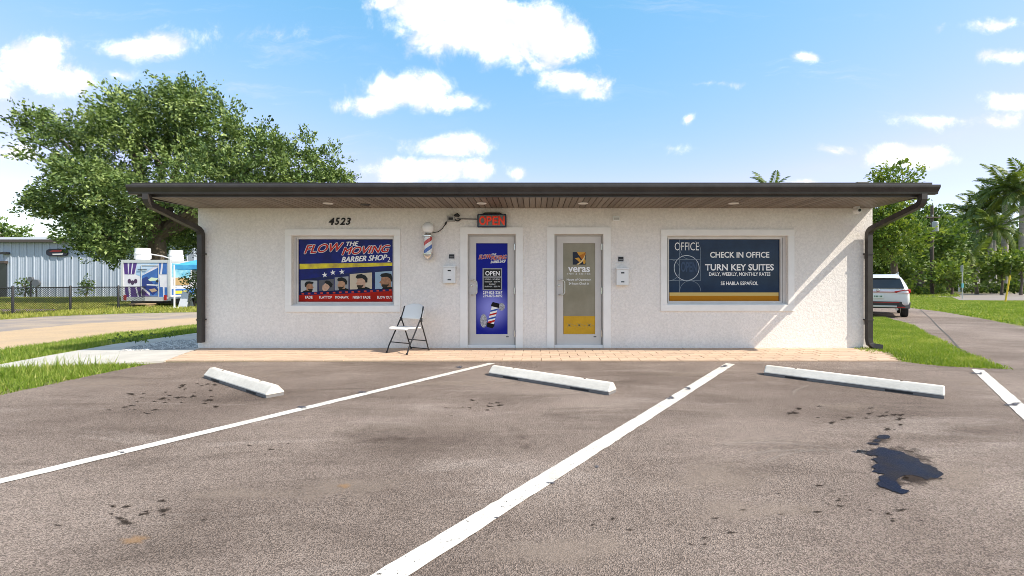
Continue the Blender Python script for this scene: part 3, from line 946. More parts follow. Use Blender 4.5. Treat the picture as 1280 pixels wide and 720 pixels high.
# roof, fascia, gutter
GX0, GX1 = -6.35, 6.31
GY = 6.95
roof = MB()
roof.add([(GX0 + .06, 6.99, 2.735), (GX1 - .10, 6.99, 2.735), (GX1 - .10, 17.2, 3.05), (GX0 + .06, 17.2, 3.05),
          (GX0 + .06, 6.99, 2.775), (GX1 - .10, 6.99, 2.775), (GX1 - .10, 17.2, 3.09), (GX0 + .06, 17.2, 3.09)],
         [(0, 3, 2, 1), (4, 5, 6, 7), (0, 1, 5, 4), (1, 2, 6, 5), (2, 3, 7, 6), (3, 0, 4, 7)])
roof_o = roof.build('roof', ROOFING, shop)
MB().box(GX0 + .055, GX1 - .095, 6.972, 6.99, 2.752, 2.785).build('drip_edge', BRONZE, roof_o)
MB().box(wx(1072, 9.2), wx(1087, 9.2), 9.2, 9.5, 2.8, wz(227.0, 9.2)).build('roof_vent', mat('vent_metal', (0.16, 0.15, 0.145), .5), roof_o, bevel=.01)
MB().box(GX0 + .08, GX1 - .12, 7.05, 7.078, 2.572, 2.734).build('fascia', BRONZE, shop)
for s, xa in ((-1, GX0 + .08), (1, GX1 - .148)):
    rk = MB()
    rk.add([(xa, 7.079, 2.575), (xa + .028, 7.079, 2.575), (xa + .028, 17.2, 2.85), (xa, 17.2, 2.85),
            (xa, 7.079, 2.734), (xa + .028, 7.079, 2.734), (xa + .028, 17.2, 3.045), (xa, 17.2, 3.045)],
           [(0, 3, 2, 1), (4, 5, 6, 7), (0, 1, 5, 4), (1, 2, 6, 5), (2, 3, 7, 6), (3, 0, 4, 7)])
    rk.build('rake_board', BRONZE, shop)
gprof = [(7.049, 2.605), (6.985, 2.605), (6.976, 2.612), (6.972, 2.640), (6.955, 2.668), (6.938, 2.690), (6.930, 2.712), (6.930, 2.742), (6.936, 2.746), (6.942, 2.742),
         (6.942, 2.715), (6.95, 2.695), (6.967, 2.672), (6.983, 2.642), (6.988, 2.618), (7.049, 2.618)]
gut = MB().prism(gprof, GX0, GX1, 'x')
gut_o = gut.build('gutter', BRONZE, shop)
for xx in (GX0 + .0005, GX1 - .0045):
    MB().prism([(7.049, 2.619), (6.989, 2.619), (6.984, 2.642), (6.968, 2.673), (6.951, 2.696), (6.943, 2.716), (6.943, 2.741), (7.049, 2.741)], xx, xx + .004, 'x').build('end_cap', BRONZE, gut_o)
# soffit of narrow boards running out from the wall
SOF = [mat('soffit_board_a', (0.215, 0.168, 0.128), 0.5, var=0.25, vscale=9, stretch=(6, .6, 1)),
       mat('soffit_board_b', (0.175, 0.135, 0.103), 0.5, var=0.25, vscale=9, stretch=(6, .6, 1)),
       mat('soffit_board_c', (0.255, 0.205, 0.16), 0.5, var=0.25, vscale=9, stretch=(6, .6, 1))]
soff = MB().box(XL + .0, XR, 7.08, 8.199, 2.602, 2.62).build('soffit', mat('soffit_gap', (0.05, 0.04, 0.032), 0.9), shop)
sp = None
nb = 124
bw = (XR - XL) / nb
plank_me = []
for k, mm in enumerate(SOF):
    m = MB(); h = bw / 2 - 0.0042
    m.add([(-h, 0, 0), (h, 0, 0), (h, 1.116, 0), (-h, 1.116, 0), (-h + .004, 0, -.011), (h - .004, 0, -.011), (h - .004, 1.116, -.011), (-h + .004, 1.116, -.011)],
          [(4, 5, 6, 7), (0, 1, 5, 4), (1, 2, 6, 5), (2, 3, 7, 6), (3, 0, 4, 7)])
    ob = m.build('soffit_board', mm)
    plank_me.append(ob.data); bpy.data.objects.remove(ob)
sl = world_loc(soff)
for i in range(nb):
    ob = bpy.data.objects.new('soffit_board', plank_me[random.randrange(3)]); COL.objects.link(ob); ob.parent = soff
    ob.location = (XL + (i + .5) * bw - sl.x, 7.081 - sl.y, 2.6015 - sl.z)
LENS = mat('frosted_lens', (0.75, 0.72, 0.66), 0.4)
for px_, dark in ((410, 0), (457, 1), (602, 0), (729, 0), (917, 0)):
    yy = 7.68 if not dark else 7.80
    xx = (px_ - CX) / F * yy
    lt = MB().lathe([(0.085, 0), (0.085, -0.008), (0.06, -0.011), (0.06, -0.004)], (xx, yy, 2.590), 20).build('soffit_light', TRIM if not dark else BLACKMETAL, shop)
    MB().lathe([(0.058, 0), (0.05, -0.003), (0.02, -0.006)], (xx, yy, 2.5855), 16).build('lens', LENS if not dark else BLACKMETAL, lt)

# downspouts
def downspout(x, kick):
    path = [(x, 7.0, 2.61), (x, 7.0, 2.53), (x, 7.015, 2.485), (x, 7.06, 2.445), (x, 7.95, 2.225), (x, 8.06, 2.19), (x, 8.105, 2.155), (x, 8.125, 2.10)]
    if kick: path += [(x, 8.125, 0.22), (x + .01, 8.115, 0.12), (x + .05, 8.09, 0.075), (x + .17, 8.02, 0.055)]
    else: path += [(x, 8.125, 0.135)]
    m = MB().tube(path, 0.062, 4, True, 1.0, up=(0, 1, 0))
    d = m.build('downspout', BRONZE, shop)
    for z in (1.75, 0.55):
        MB().box(x - .052, x + .052, 8.07, 8.199, z - .012, z + .012).build('strap', BRONZE, d)
    return d
downspout(-6.07, False)
downspout(6.085, True)

# windows
def window(key, glass_px, name='window'):
    x0, x1, z0, z1 = OP[key]
    g0, g1, h1, h0 = wx(glass_px[0], 8.26), wx(glass_px[2], 8.26), wz(glass_px[1], 8.26), wz(glass_px[3], 8.26)
    m = MB(); ya, yb = 8.255, 8.33
    m.box(x0 + .001, g0, ya, yb, z0 + .001, z1 - .001); m.box(g1, x1 - .001, ya, yb, z0 + .001, z1 - .001)
    m.box(g0 + .0005, g1 - .0005, ya, yb, z0 + .001, h0); m.box(g0 + .0005, g1 - .0005, ya, yb, h1, z1 - .001)
    w = m.build(name, VINYL, shop)
    MB().box(g0, g1, 8.30, 8.306, h0, h1).build('pane', GLASS, w)
    t = 0.115; yo = WALL_Y - 0.028
    MB().box(x0 - t, x1 + t, yo, WALL_Y - .0005, z1, z1 + t).build('trim_board', TRIM, w, bevel=.003, seg=1)
    MB().box(x0 - t, x1 + t, yo, WALL_Y - .0005, z0 - t, z0).build('trim_board', TRIM, w, bevel=.003, seg=1)
    MB().box(x0 - t, x0, yo + .002, WALL_Y - .0005, z0 + .0005, z1 - .0005).build('trim_board', TRIM, w, bevel=.003, seg=1)
    MB().box(x1, x1 + t, yo + .002, WALL_Y - .0005, z0 + .0005, z1 - .0005).build('trim_board', TRIM, w, bevel=.003, seg=1)
    MB().box(x0 + .002, x1 - .002, WALL_Y + .003, 8.254, z0 + .0015, z0 + .016).build('sill', TRIM, w)
    MB().box(g0 - .035, g0 - .028, 8.252, 8.2545, h0 - .03, h1 + .03).build('sash_line', SHADOWGAP, w)
    MB().box(g1 + .026, g1 + .034, 8.252, 8.2545, h0 - .03, h1 + .03).build('sash_line', SHADOWGAP, w)
    return w, (g0, g1, h0, h1)
win_l, GL = window('wl', (372.5, 299, 491, 377.3))
win_r, GR = window('wr', (836.2, 299, 975.5, 376.3))

# doors
def door(key, glass_px, leaf_px):
    x0, x1, z0, z1 = OP[key]
    Y0 = 8.275
    lx0, lx1, lz1, lz0 = wx(leaf_px[0], Y0), wx(leaf_px[2], Y0), wz(leaf_px[1], Y0), wz(431.5, Y0)
    g0, g1, h1, h0 = wx(glass_px[0], Y0), wx(glass_px[2], Y0), wz(glass_px[1], Y0), wz(glass_px[3], Y0)
    # leaf = stiles and rails
    m = MB(); ya, yb = Y0, Y0 + .045
    m.box(lx0, g0, ya, yb, lz0, lz1); m.box(g1, lx1, ya, yb, lz0, lz1)
    m.box(g0 + .0005, g1 - .0005, ya + .001, yb, lz0, h0); m.box(g0 + .0005, g1 - .0005, ya + .001, yb, h1, lz1)
    d = m.build('door', DOORPAINT, shop)
    MB().box(g0, g1, Y0 + .02, Y0 + .026, h0, h1).build('pane', GLASS, d)
    # frame
    fm = MB(); fy = Y0 - .02
    fm.box(x0 + .001, lx0 - .004, fy, yb + .03, 0.0, z1 - .001); fm.box(lx1 + .004, x1 - .001, fy, yb + .03, 0.0, z1 - .001)
    fm.box(lx0 - .0035, lx1 + .0035, fy, yb + .03, lz1 + .004, z1 - .001)
    fm.build('door_frame', mat('door_frame_grey', (0.43, 0.41, 0.385), .4, var=.08), d)  # darker grey paints in the shadow lines around the leaf
    MB().box(lx0 - .004, lx1 + .004, yb - .006, yb, lz0, lz1 + .004).build('weather_strip', SHADOWGAP, d)
    MB().box(x0 + .002, x1 - .002, WALL_Y + .004, yb + .05, 0.0, 0.075).build('door_sill', TRIM, d, bevel=.006)
    t = 0.137; yo = WALL_Y - .028
    zt = z1 + .125
    MB().box(x0 - t, x1 + t, yo, WALL_Y - .0005, z1, zt).build('trim_board', TRIM, d, bevel=.003, seg=1)
    MB().box(x0 - t, x0, yo + .002, WALL_Y - .0005, 0.03, z1 - .0005).build('trim_board', TRIM, d, bevel=.003, seg=1)
    MB().box(x1, x1 + t, yo + .002, WALL_Y - .0005, 0.03, z1 - .0005).build('trim_board', TRIM, d, bevel=.003, seg=1)
    for zz in (lz1 - .2, (lz0 + lz1) / 2, lz0 + .22):
        MB().tube([(lx1 + .008, Y0 - .028, zz - .06), (lx1 + .008, Y0 - .028, zz + .06)], .013, 8).build('hinge', CHROME, d, smooth=True)
    hx = lx0 + .045
    ht, hb = wz(349.7), wz(368.5)
    hd = MB().tube([(hx, Y0 - .001, ht), (hx, Y0 - .05, ht), (hx + .02, Y0 - .06, ht), (hx + .085, Y0 - .062, ht - .012), (hx + .105, Y0 - .062, ht - .04),
                    (hx + .105, Y0 - .062, hb + .04), (hx + .085, Y0 - .062, hb + .012), (hx + .02, Y0 - .06, hb), (hx, Y0 - .05, hb), (hx, Y0 - .001, hb)], .011, 8)
    hd.build('handle', CHROME, d, smooth=True)
    MB().lathe([(.018, 0), (.018, -.012), (.012, -.016)], (hx, Y0 - .0005, (ht + hb) / 2 + .03), 14, 'y').build('lock', CHROME, d)
    MB().box(g1 - .03, g1 + .02, Y0 - .003, Y0 - .0005, h0 - .055, h0 - .038).build('maker_plate', BLACKMETAL, d)
    return d, (g0, g1, h0, h1)
door_l, DL = door('dl', (595, 304, 634.5, 417.8), (586.5, 295.4, 642.7, 431))
door_r, DR = door('dr', (704, 304, 744, 417.8), (695.6, 295.4, 751.6, 431))

# ------------------------------------------------------------------ prints on the glass
def pm(name, col, rough=0.10, coat=0.0, **k): return mat(name, col, rough, coat=coat, spec=0.16, **k)
NAVYBLUE = pm('print_royal_blue', (0.006, 0.014, 0.21), col2=(0.004, 0.008, 0.09), vscale=2.2)
REDP = pm('print_red', (0.50, 0.022, 0.014)); REDBAND = pm('print_red_band', (0.50, 0.02, 0.012), col2=(0.33, 0.01, 0.008), vscale=3)
YELP = pm('print_yellow', (0.85, 0.72, 0.03), col2=(0.42, 0.30, 0.06), vscale=3.2)
BLKP = pm('print_black', (0.010, 0.010, 0.014))
P = 8.292
poster = empty('window_poster', (wx(432, P), P, wz(377.3, P)), 'blue and red barber shop poster with haircut pictures behind left window', 'poster')
MB().box(GL[0] + .002, GL[1] - .002, P, P + .004, GL[2] + .002, GL[3] - .002).build('backing', NAVYBLUE, poster)
pflat('dark_band', [(374, 350), (490.5, 333), (490.5, 366), (374, 370)], P - .0015, pm('print_navy', (0.006, 0.010, 0.05), col2=(0.012, 0.02, 0.13), vscale=4), poster)
pflat('yellow_stripe', [(374.5, 329.8), (490.4, 328.2), (490.4, 332.2), (374.5, 336.6)], P - .0025, YELP, poster)
for (cx_, cy_) in ((405.9, 343.6), (416, 340.7), (427.4, 339.8)):
    pts = []
    for k in range(10):
        rr = 3.6 if k % 2 == 0 else 1.5
        a = math.radians(-90 + 36 * k - 6)
        pts.append((cx_ + rr * math.cos(a), cy_ + rr * math.sin(a)))
    pflat('star', pts, P - .004, WHITEP, poster)
pflat('red_band', [(374, 368.8), (410, 368.0), (450, 366.2), (490.5, 363.6), (490.5, 377), (374, 377)], P - .0045, REDBAND, poster)
pics = [(376.0, 350.5, 396.6, 365.2, 350.8, 'l'), (398.3, 350.5, 417.4, 364.0, 348.6, 'r'), (418.4, 346.8, 435.6, 363.0, 345.4, 'l'), (437.2, 342.6, 465.0, 361.8, 340.6, 'l'), (468.8, 340.2, 490.3, 361.4, 338.6, 'l')]
SKIN = [pm('print_skin_a', (0.42, 0.22, 0.13), col2=(0.30, 0.15, 0.09), vscale=25), pm('print_skin_b', (0.58, 0.38, 0.28), col2=(0.48, 0.30, 0.21), vscale=25), pm('print_skin_c', (0.50, 0.30, 0.19), col2=(0.38, 0.21, 0.13), vscale=25)]
BGP = [pm('print_pale_grey', (0.42, 0.44, 0.46)), pm('print_dim', (0.10, 0.10, 0.12)), pm('print_grey', (0.30, 0.31, 0.33)), pm('print_cream', (0.55, 0.47, 0.36)), pm('print_blue_grey', (0.30, 0.42, 0.55))]
for i, (a, b, c, d, b2_, face) in enumerate(pics):
    fr = pflat('picture', [(a, b), (c, b2_), (c, d - .6), (a, d)], P - .0035, BGP[i], poster)
    w_, h_ = c - a, d - b
    s = -1 if i in (2, 3, 4, 1) else 1
    cx_, cy_ = a + w_ * (.52 if i != 4 else .66), b + h_ * .55
    def T(pts): return [(min(c, max(a, cx_ + s * x * h_ * .62)), min(d, max(b2_ - 1.0, cy_ + y * h_ * .56))) for x, y in pts]
    if i == 1:
        pflat('face', T([(-.55, -.35), (.1, -.6), (.62, -.1), (.66, .45), (.45, .8), (.0, .75), (-.35, .35), (-.5, .0)]), P - .0055, SKIN[1], fr)
        pflat('hair', T([(-.75, .15), (-.9, -.35), (-.5, -.85), (.0, -.98), (.35, -.7), (.15, -.5), (-.35, -.2), (-.5, .2)]), P - .007, BLKP, fr)
        continue
    sc_ = 1.15 if i == 4 else 1.0
    pflat('shoulders', T([(-1.0, .98), (-.8, .62), (-.35, .45), (.25, .55), (.45, .98)]), P - .005, BLKP, fr)
    pflat('face', T([(-.38 * sc_, .58), (-.42, .1), (-.5, -.3), (.1, -.62), (.42 * sc_, -.42), (.44 * sc_, -.12), (.6 * sc_, .14), (.45 * sc_, .22), (.47 * sc_, .38), (.36, .62), (.0, .6)]), P - .0062, SKIN[(0, 1, 2, 1, 0)[i]], fr)
    pflat('beard', T([(-.2, .2), (-.1, .32), (.2, .30), (.44, .30), (.45, .48), (.34, .66), (.0, .62), (-.22, .4)]), P - .0072, pm('print_dark_hair', (0.03, 0.022, 0.018)), fr)
    hgt = {0: -.85, 2: -1.02, 3: -1.0, 4: -.9}[i]
    pflat('hair', T([(-.62, -.02), (-.66, -.45), (-.45, -.8), (.0, hgt), (.45, hgt * .92), (.6, -.62), (.44, -.45), (-.1, -.5), (-.35, -.3), (-.45, .02)]), P - .0078, BLKP, fr)
for k in range(15):
    x = 377 + k * 7.8; yy = 367.2 - k * .24 - (k * k) * .006
    pflat('sprocket_mark', rect(x, yy - 1.0, x + 3.2, yy + .9), P - .008, pm('print_bright_red', (0.6, 0.06, 0.04)), poster)
def logo(par, Yp, flow, the, mov, bar, k=1.0):
    for t_, bx, rs in (('FLOW', flow, .075), ('MOVING', mov, .06)):
        w_ = .85 * k; q_ = .38 * k
        txt(t_, bx[:2], bx[2:], Yp, WHITEP, par, .35, 0, rs, strokes=[(w_ * math.cos(t), w_ * math.sin(t)) for t in [i * math.pi / 6 for i in range(12)]])
        txt(t_, bx[:2], bx[2:], Yp - .0035, REDP, par, .35, 0, rs, strokes=[(-q_, 0), (0, 0), (q_, 0), (0, q_ * .6), (0, -q_ * .6)])
    txt('THE', the[:2], the[2:], Yp, WHITEP, par, .3, 0, .03, strokes=[(-.3 * k, 0), (0, 0), (.3 * k, 0), (0, .25 * k)])
    txt('BARBER SHOP', bar[:2], bar[2:], Yp, WHITEP, par, .3, 0, .055, strokes=[(-.35 * k, 0), (0, 0), (.35 * k, 0), (0, .25 * k)])
logo(poster, P - .004, (380.5, 303.2, 429.5, 317), (433, 302, 448, 307.6), (427.5, 306, 487.5, 318.6), (427, 318.2, 483.8, 328))
txt('2', (484.2, 321.2), (488, 327.4), P - .004, WHITEP, poster)
for t_, a, c in (('FADE', 381.5, 390.7), ('FLATTOP', 399, 415), ('MOHAWK', 419, 436), ('NIGHT FADE', 441, 463), ('BLOW OUT', 471.5, 490)):
    txt(t_, (a, 369.9), (c, 373.3), P - .0075, WHITEP, poster, 0, .02)

# office poster in the right window
DNAVY = pm('print_dark_navy', (0.012, 0.026, 0.065), col2=(0.016, 0.036, 0.085), vscale=3)
off = empty('office_poster', (wx(905, P), P, wz(376, P)), 'navy check in office poster with orange base behind right window', 'poster')
MB().box(GR[0] + .002, GR[1] - .002, P, P + .004, GR[2] + .002, GR[3] - .002).build('backing', DNAVY, off)
pflat('cream_stripe', rect(836.8, 365.6, 973.2, 369.8), P - .0015, pm('print_cream_gold', (0.62, 0.45, 0.16)), off)
pflat('orange_stripe', rect(836.8, 369.8, 973.2, 376), P - .0025, pm('print_orange', (0.45, 0.18, 0.012)), off)
for t_, a, b, c, d, of in (('OFFICE', 843.4, 303.0, 873.7, 313.0, -.004), ('CHECK IN OFFICE', 887.6, 314.8, 961.7, 322.2, .022), ('TURN KEY SUITES', 881.3, 330.0, 967.2, 338.2, .024),
                           ('DAILY, WEEKLY, MONTHLY RATES', 886.3, 340.4, 963.0, 345.6, .016), ('SE HABLA ESPAÑOL', 901, 350.8, 947.7, 356.4, .016)):
    txt(t_, (a, b), (c, d), P - .003, WHITEP, off, 0, of)
LINEP = pm('print_line_white', (0.55, 0.60, 0.66)); LINEF = pm('print_line_faint', (0.20, 0.25, 0.32))
def ringpart(cx_, cy_, r, w_, mm, a0=0, a1=360):
    oo, ii = ring(cx_, cy_, r, w_, 36, a0, a1)
    m = MB()
    for k in range(len(oo) - 1):
        m.flat(pxpoly([oo[k], oo[k + 1], ii[k + 1], ii[k]], P - .003), P - .003, 'y')
    m.build('line_art', mm, off)
ringpart(858.3, 335, 16, .75, LINEP)
ringpart(836.7, 337.4, 13.4, .5, LINEF, -90, 90)
ringpart(862.8, 364.2, 13.4, .5, LINEF, 180, 360)
ringpart(863, 311, 13.4, .5, LINEF, 90, 180)
ringpart(862.6, 313, 13.4, .5, LINEF, -60, 0)
for a, b, c, d in ((849.1, 299.5, 849.6, 365.5), (836.8, 324, 876, 324.5), (875.6, 312, 876.1, 351), (836.8, 350.5, 876, 351)):
    pflat('line_art', rect(a, b, c, d), P - .0032, LINEF, off)
txt('OPEN', (851, 327), (871, 340), P - .0022, pm('print_mid_blue', (0.035, 0.065, 0.14)), off, 0, .03)

# barber door film
DP = 8.290
def glow_material():
    m = bpy.data.materials.new('print_blue_gradient'); m.use_nodes = True
    N = NT(m.node_tree); b = m.node_tree.nodes['Principled BSDF']
    tc = N.n('ShaderNodeTexCoord')
    d = N.vmath('DISTANCE', N.vmath('MULTIPLY', tc.outputs['Object'], (1.0, 0, 0.95)), (0.0, 0, 0.46))
    col = N.mix(N.step(d, 0.02, 0.46), (0.26, 0.27, 0.72), (0.007, 0.013, 0.26))
    N.put(b.inputs['Base Color'], col)
    b.inputs['Roughness'].default_value = 0.35; b.inputs['Specular IOR Level'].default_value = 0.12
    return m
film = empty('door_poster', (wx(615, DP), DP, wz(417.8, DP)), 'royal blue barber shop poster with leaning barber pole on left door', 'poster')
MB().box(DL[0] + .002, DL[1] - .002, DP, DP + .003, DL[2] + .002, DL[3] - .002).build('backing', glow_material(), film)
logo(film, DP - .003, (598.5, 317.6, 614.5, 324), (615.4, 316.8, 620.4, 319), (613.7, 318.6, 633.4, 325), (613.3, 325, 632, 329.2), .45)
pl = pflat('hours_board', rect(603.2, 335.3, 627.6, 362.8), DP - .004, pm('placard_grey', (0.33, 0.33, 0.35)), film)
pflat('board_face', rect(604.6, 336.6, 626.2, 361.5), DP - .0055, BLKP, pl)
pflat('board_stripe', rect(604.6, 345.6, 626.2, 347.0), DP - .0062, pm('placard_grey', (0.33, 0.33, 0.35)), pl)
for t_, a, b, c, d, of in (('OPEN', 606.6, 338.8, 624.6, 344.4, .02), ('MONDAY - SATURDAY', 606, 348.2, 625, 350, .0), ('10:00 AM - 8:00 PM', 606, 351.2, 625, 353.0, .0), ('SUNDAY', 611.5, 354.4, 619.5, 356.2, 0),
                           ('10:00 AM - 5:00 PM', 606, 357.2, 625, 359.0, 0)):
    txt(t_, (a, b), (c, d), DP - .007, WHITEP, pl, 0, of)
txt('239-823-2267', (603.6, 363.9), (628, 367.3), DP - .003, WHITEP, film, 0, .02)
txt('239-878-4092', (603.6, 368.2), (628, 371.6), DP - .003, WHITEP, film, 0, .02)
# the printed leaning barber pole
def rot(pts, cx_, cy_, deg):
    a = math.radians(deg); return [(cx_ + x * math.cos(a) - y * math.sin(a), cy_ + x * math.sin(a) + y * math.cos(a)) for x, y in pts]
PBLUE = pm('print_mid_royal', (0.03, 0.09, 0.38))
bp = pflat('pole_picture', rot([(-4, -11), (4, -11), (4, 11), (-4, 11)], 616, 394, 14), DP - .003, WHITEP, film)
for k, mm in ((-8.5, PBLUE), (-3.5, REDP), (1.5, PBLUE), (6.0, REDP)):
    pflat('stripe', rot([(-4, k + 3.2), (4, k - 1.2), (4, k + 1.2), (-4, k + 5.4)] if k < 5.9 else [(-4, k + 3.2), (4, k - 1.2), (4, k + 1.2), (-1, k + 4.8), (-4, k + 4.8)], 616, 394, 14), DP - .0045, mm, bp)
pflat('cap', rot([(-5, -13), (-4, -16), (4, -16), (5, -13), (5, -10.5), (-5, -10.5)], 616, 394, 14), DP - .006, BLKP, bp)
pflat('cap', rot([(-5, 10.5), (5, 10.5), (5, 13), (3.5, 16), (-3.5, 16), (-5, 13)], 616, 394, 14), DP - .006, BLKP, bp)
pflat('light_patch', ell(604.5, 401, 4.2, 8.5), DP - .0035, pm('print_silver', (0.55, 0.56, 0.60), col2=(0.2, .2, .22), vscale=40), film)
pflat('light_patch', ell(626.8, 383.5, 4.2, 4.8), DP - .0035, pm('print_silver', (0.55, 0.56, 0.60)), film)

# inn door film
inn = empty('door_film', (wx(724, DP), DP, wz(417.8, DP)), 'grey frosted door film with gold base and bird emblem on right door', 'window film')
MB().box(DR[0] + .002, DR[1] - .002, DP, DP + .003, DR[2] + .002, DR[3] - .002).build('backing', pm('print_taupe', (0.245, 0.222, 0.160), col2=(0.31, 0.285, 0.215), vscale=2.0), inn)
GOLD = pm('print_gold', (0.60, 0.35, 0.03), col2=(0.52, 0.30, 0.03), vscale=6); GOLD2 = pm('print_gold_grey', (0.33, 0.27, 0.12))
pflat('gold_base', rect(704.4, 395.2, 743.6, 417.3), DP - .0015, GOLD, inn)
for cx_ in (711.5, 724, 736.5):
    for k in range(4):
        pflat('pattern_mark', rot([(0, -.8), (4.2, 0), (0, .8)], cx_, 406.5, 90 * k + 45), DP - .0025, GOLD2, inn)
    pflat('pattern_mark', rot([(-3, -.3), (3, -.3), (3, .3), (-3, .3)], cx_ + 6 if cx_ < 730 else cx_ + 4, 406.5, 20), DP - .003, GOLD2, inn)
BLK2 = pm('print_ink', (0.010, 0.014, 0.035)); OR1 = pm('print_amber', (0.60, 0.30, 0.04)); OR2 = pm('print_burnt_orange', (0.45, 0.15, 0.012)); CREAM = pm('print_pale_gold', (0.75, 0.55, 0.25))
em = pflat('emblem', rect(715.9, 315.1, 732, 330.8), DP - .002, BLK2, inn)
pflat('wing', [(721, 315.1), (732, 315.1), (729.5, 317), (725.5, 320.5), (723.5, 319)], DP - .003, OR1, em)
pflat('wing', [(724, 319.6), (732, 315.6), (732, 318), (727.8, 325), (725.5, 321.5)], DP - .004, OR2, em)
pflat('wing', [(718.4, 322.8), (723.6, 321.9), (726.2, 325.8), (724, 327.5), (721.5, 325)], DP - .0035, OR1, em)
pflat('wing', [(720.5, 330.6), (725, 327.5), (729, 323), (731.8, 317.5), (730.5, 323.8), (727.5, 327.6), (723.5, 330.6)], DP - .0048, CREAM, em)
pflat('wing', ell(730.3, 326.9, 1.6, 3.4), DP - .004, OR1, em)
for t_, a, b, c, d, of, sp_ in (('veras', 710, 333.6, 737.4, 340.2, .022, 1), ('INN & SUITES', 709.4, 341.3, 738, 343.2, .01, 1.5), ('Hours of Operation', 708.4, 348.2, 738.8, 351.6, .012, 1), ('24 hours Check in', 711, 352.9, 736, 355.8, .008, 1)):
    txt(t_, (a, b), (c, d), DP - .003, WHITEP, inn, 0, of, 0, 'lettering', sp_)

# ------------------------------------------------------------------ things on the front wall
BY = WALL_Y - .002
num = empty('house_number', (wx(425), BY, wz(281)), 'black slanted house number 4523 above the left window', 'house number')
for ch, a, c in (('4', 411, 418.2), ('5', 418.6, 424.8), ('2', 425.2, 431.8), ('3', 432.4, 438.6)):
    txt(ch, (a, 272.2), (c, 281.2), BY, BLACKMETAL, num, .25, .022, 0, 'digit', 1.0, .012)

# barber pole
bx, by = wx(535, 8.08), 8.08
bpole = empty('barber_pole', (bx, by, wz(325, by)), 'striped barber pole with white globe left of the barber door', 'barber pole')
z = lambda p: wz(p, by)
def stripe_material():
    m = bpy.data.materials.new('barber_stripes'); m.use_nodes = True
    N = NT(m.node_tree); b = m.node_tree.nodes['Principled BSDF']
    tc = N.n('ShaderNodeTexCoord'); s = N.n('ShaderNodeSeparateXYZ'); N.link(tc.outputs['Object'], s.inputs[0])
    ang = N.math('ARCTAN2', s.outputs[1], s.outputs[0])
    t = N.math('FRACT', N.math('ADD', N.math('MULTIPLY', ang, 1 / 6.28318), N.math('MULTIPLY', s.outputs[2], -3.4)))
    white = (0.78, 0.78, 0.78)
    c = N.mix(N.math('GREATER_THAN', t, 0.5), white, (0.50, 0.02, 0.02))
    c = N.mix(N.math('MULTIPLY', N.math('LESS_THAN', t, 0.25), 1.0), c, (0.02, 0.10, 0.42))
    c = N.mix(N.math('GREATER_THAN', t, 0.75), c, white)
    N.put(b.inputs['Base Color'], c); b.inputs['Roughness'].default_value = 0.2; b.inputs['Coat Weight'].default_value = 0.5
    return m
MB().lathe([(0.072, 0), (0.072, z(296) - z(317))], (bx, by, z(296) - (z(296) - z(317))), 24).build('striped_cylinder', stripe_material(), bpole, smooth=True)
MB().lathe([(0.02, z(325.5) - z(317)), (0.05, z(324) - z(317)), (0.085, z(320.5) - z(317)), (0.095, z(318.5) - z(317)), (0.095, 0), (0.075, .004)], (bx, by, z(317)), 24).build('lower_cap', CHROME, bpole, smooth=True)
MB().lathe([(0.075, -.002), (0.098, .01), (0.098, .03), (0.06, .045), (0.05, .07), (0.062, .075)], (bx, by, z(296.5)), 24).build('upper_cap', CHROME, bpole, smooth=True)
MB().lathe([(0.105 * math.sin(math.radians(a)), -0.105 * math.cos(math.radians(a))) for a in (8, 25, 45, 65, 85, 105, 125, 145, 160, 172)], (bx, by, z(284.8)), 24).build('globe', mat('opal_glass', (0.85, 0.84, 0.83), 0.25, spec=.5), bpole, smooth=True)
MB().box(bx - .02, bx + .02, by + .06, WALL_Y - .0005, z(318), z(297)).build('bracket', CHROME, bpole)

# junction box, conduit and cable
jb = empty('junction_box', (wx(564), BY, wz(277)), 'small grey electrical box with bare fitting between barber pole and open sign', 'electrical box')
MB().box(wx(559.5), wx(569), WALL_Y - .07, BY, wz(277.3), wz(270.5)).build('box_body', mat('grey_box', (0.34, 0.33, 0.32), .5), jb, bevel=.006)
MB().box(wx(561.5), wx(567), WALL_Y - .073, WALL_Y - .0705, wz(275.5), wz(272.5)).build('face_plate', BLACKMETAL, jb)
MB().tube([(wx(568.5), WALL_Y - .04, wz(270)), (wx(572), WALL_Y - .06, wz(269)), (wx(575), WALL_Y - .05, wz(271))], [.02, .035, .02], 8).build('fitting', BLACKMETAL, jb, smooth=True)
MB().tube([(wx(569), WALL_Y - .03, wz(275)), (wx(573), WALL_Y - .035, wz(276.5)), (wx(576), WALL_Y - .03, wz(274.5))], .012, 6).build('fitting', BLACKMETAL, jb, smooth=True)
MB().tube([(wx(572), WALL_Y - .018, wz(273.6)), (wx(597), WALL_Y - .018, wz(274.2))], .011, 6).build('conduit', mat('grey_conduit', (0.16, 0.15, 0.15), .5), jb, smooth=True)
MB().tube([(wx(541), WALL_Y - .03, wz(291.3)), (wx(548), WALL_Y - .015, wz(289.8)), (wx(553), WALL_Y - .015, wz(286)), (wx(556.5), WALL_Y - .015, wz(281)), (wx(559), WALL_Y - .03, wz(277))], .007, 6).build('cable', BLACKMETAL, jb, smooth=True)
MB().tube([(wx(556.6), WALL_Y - .017, wz(281)), (wx(558.2), WALL_Y - .02, wz(278))], .017, 8).build('connector', BLACKMETAL, jb)

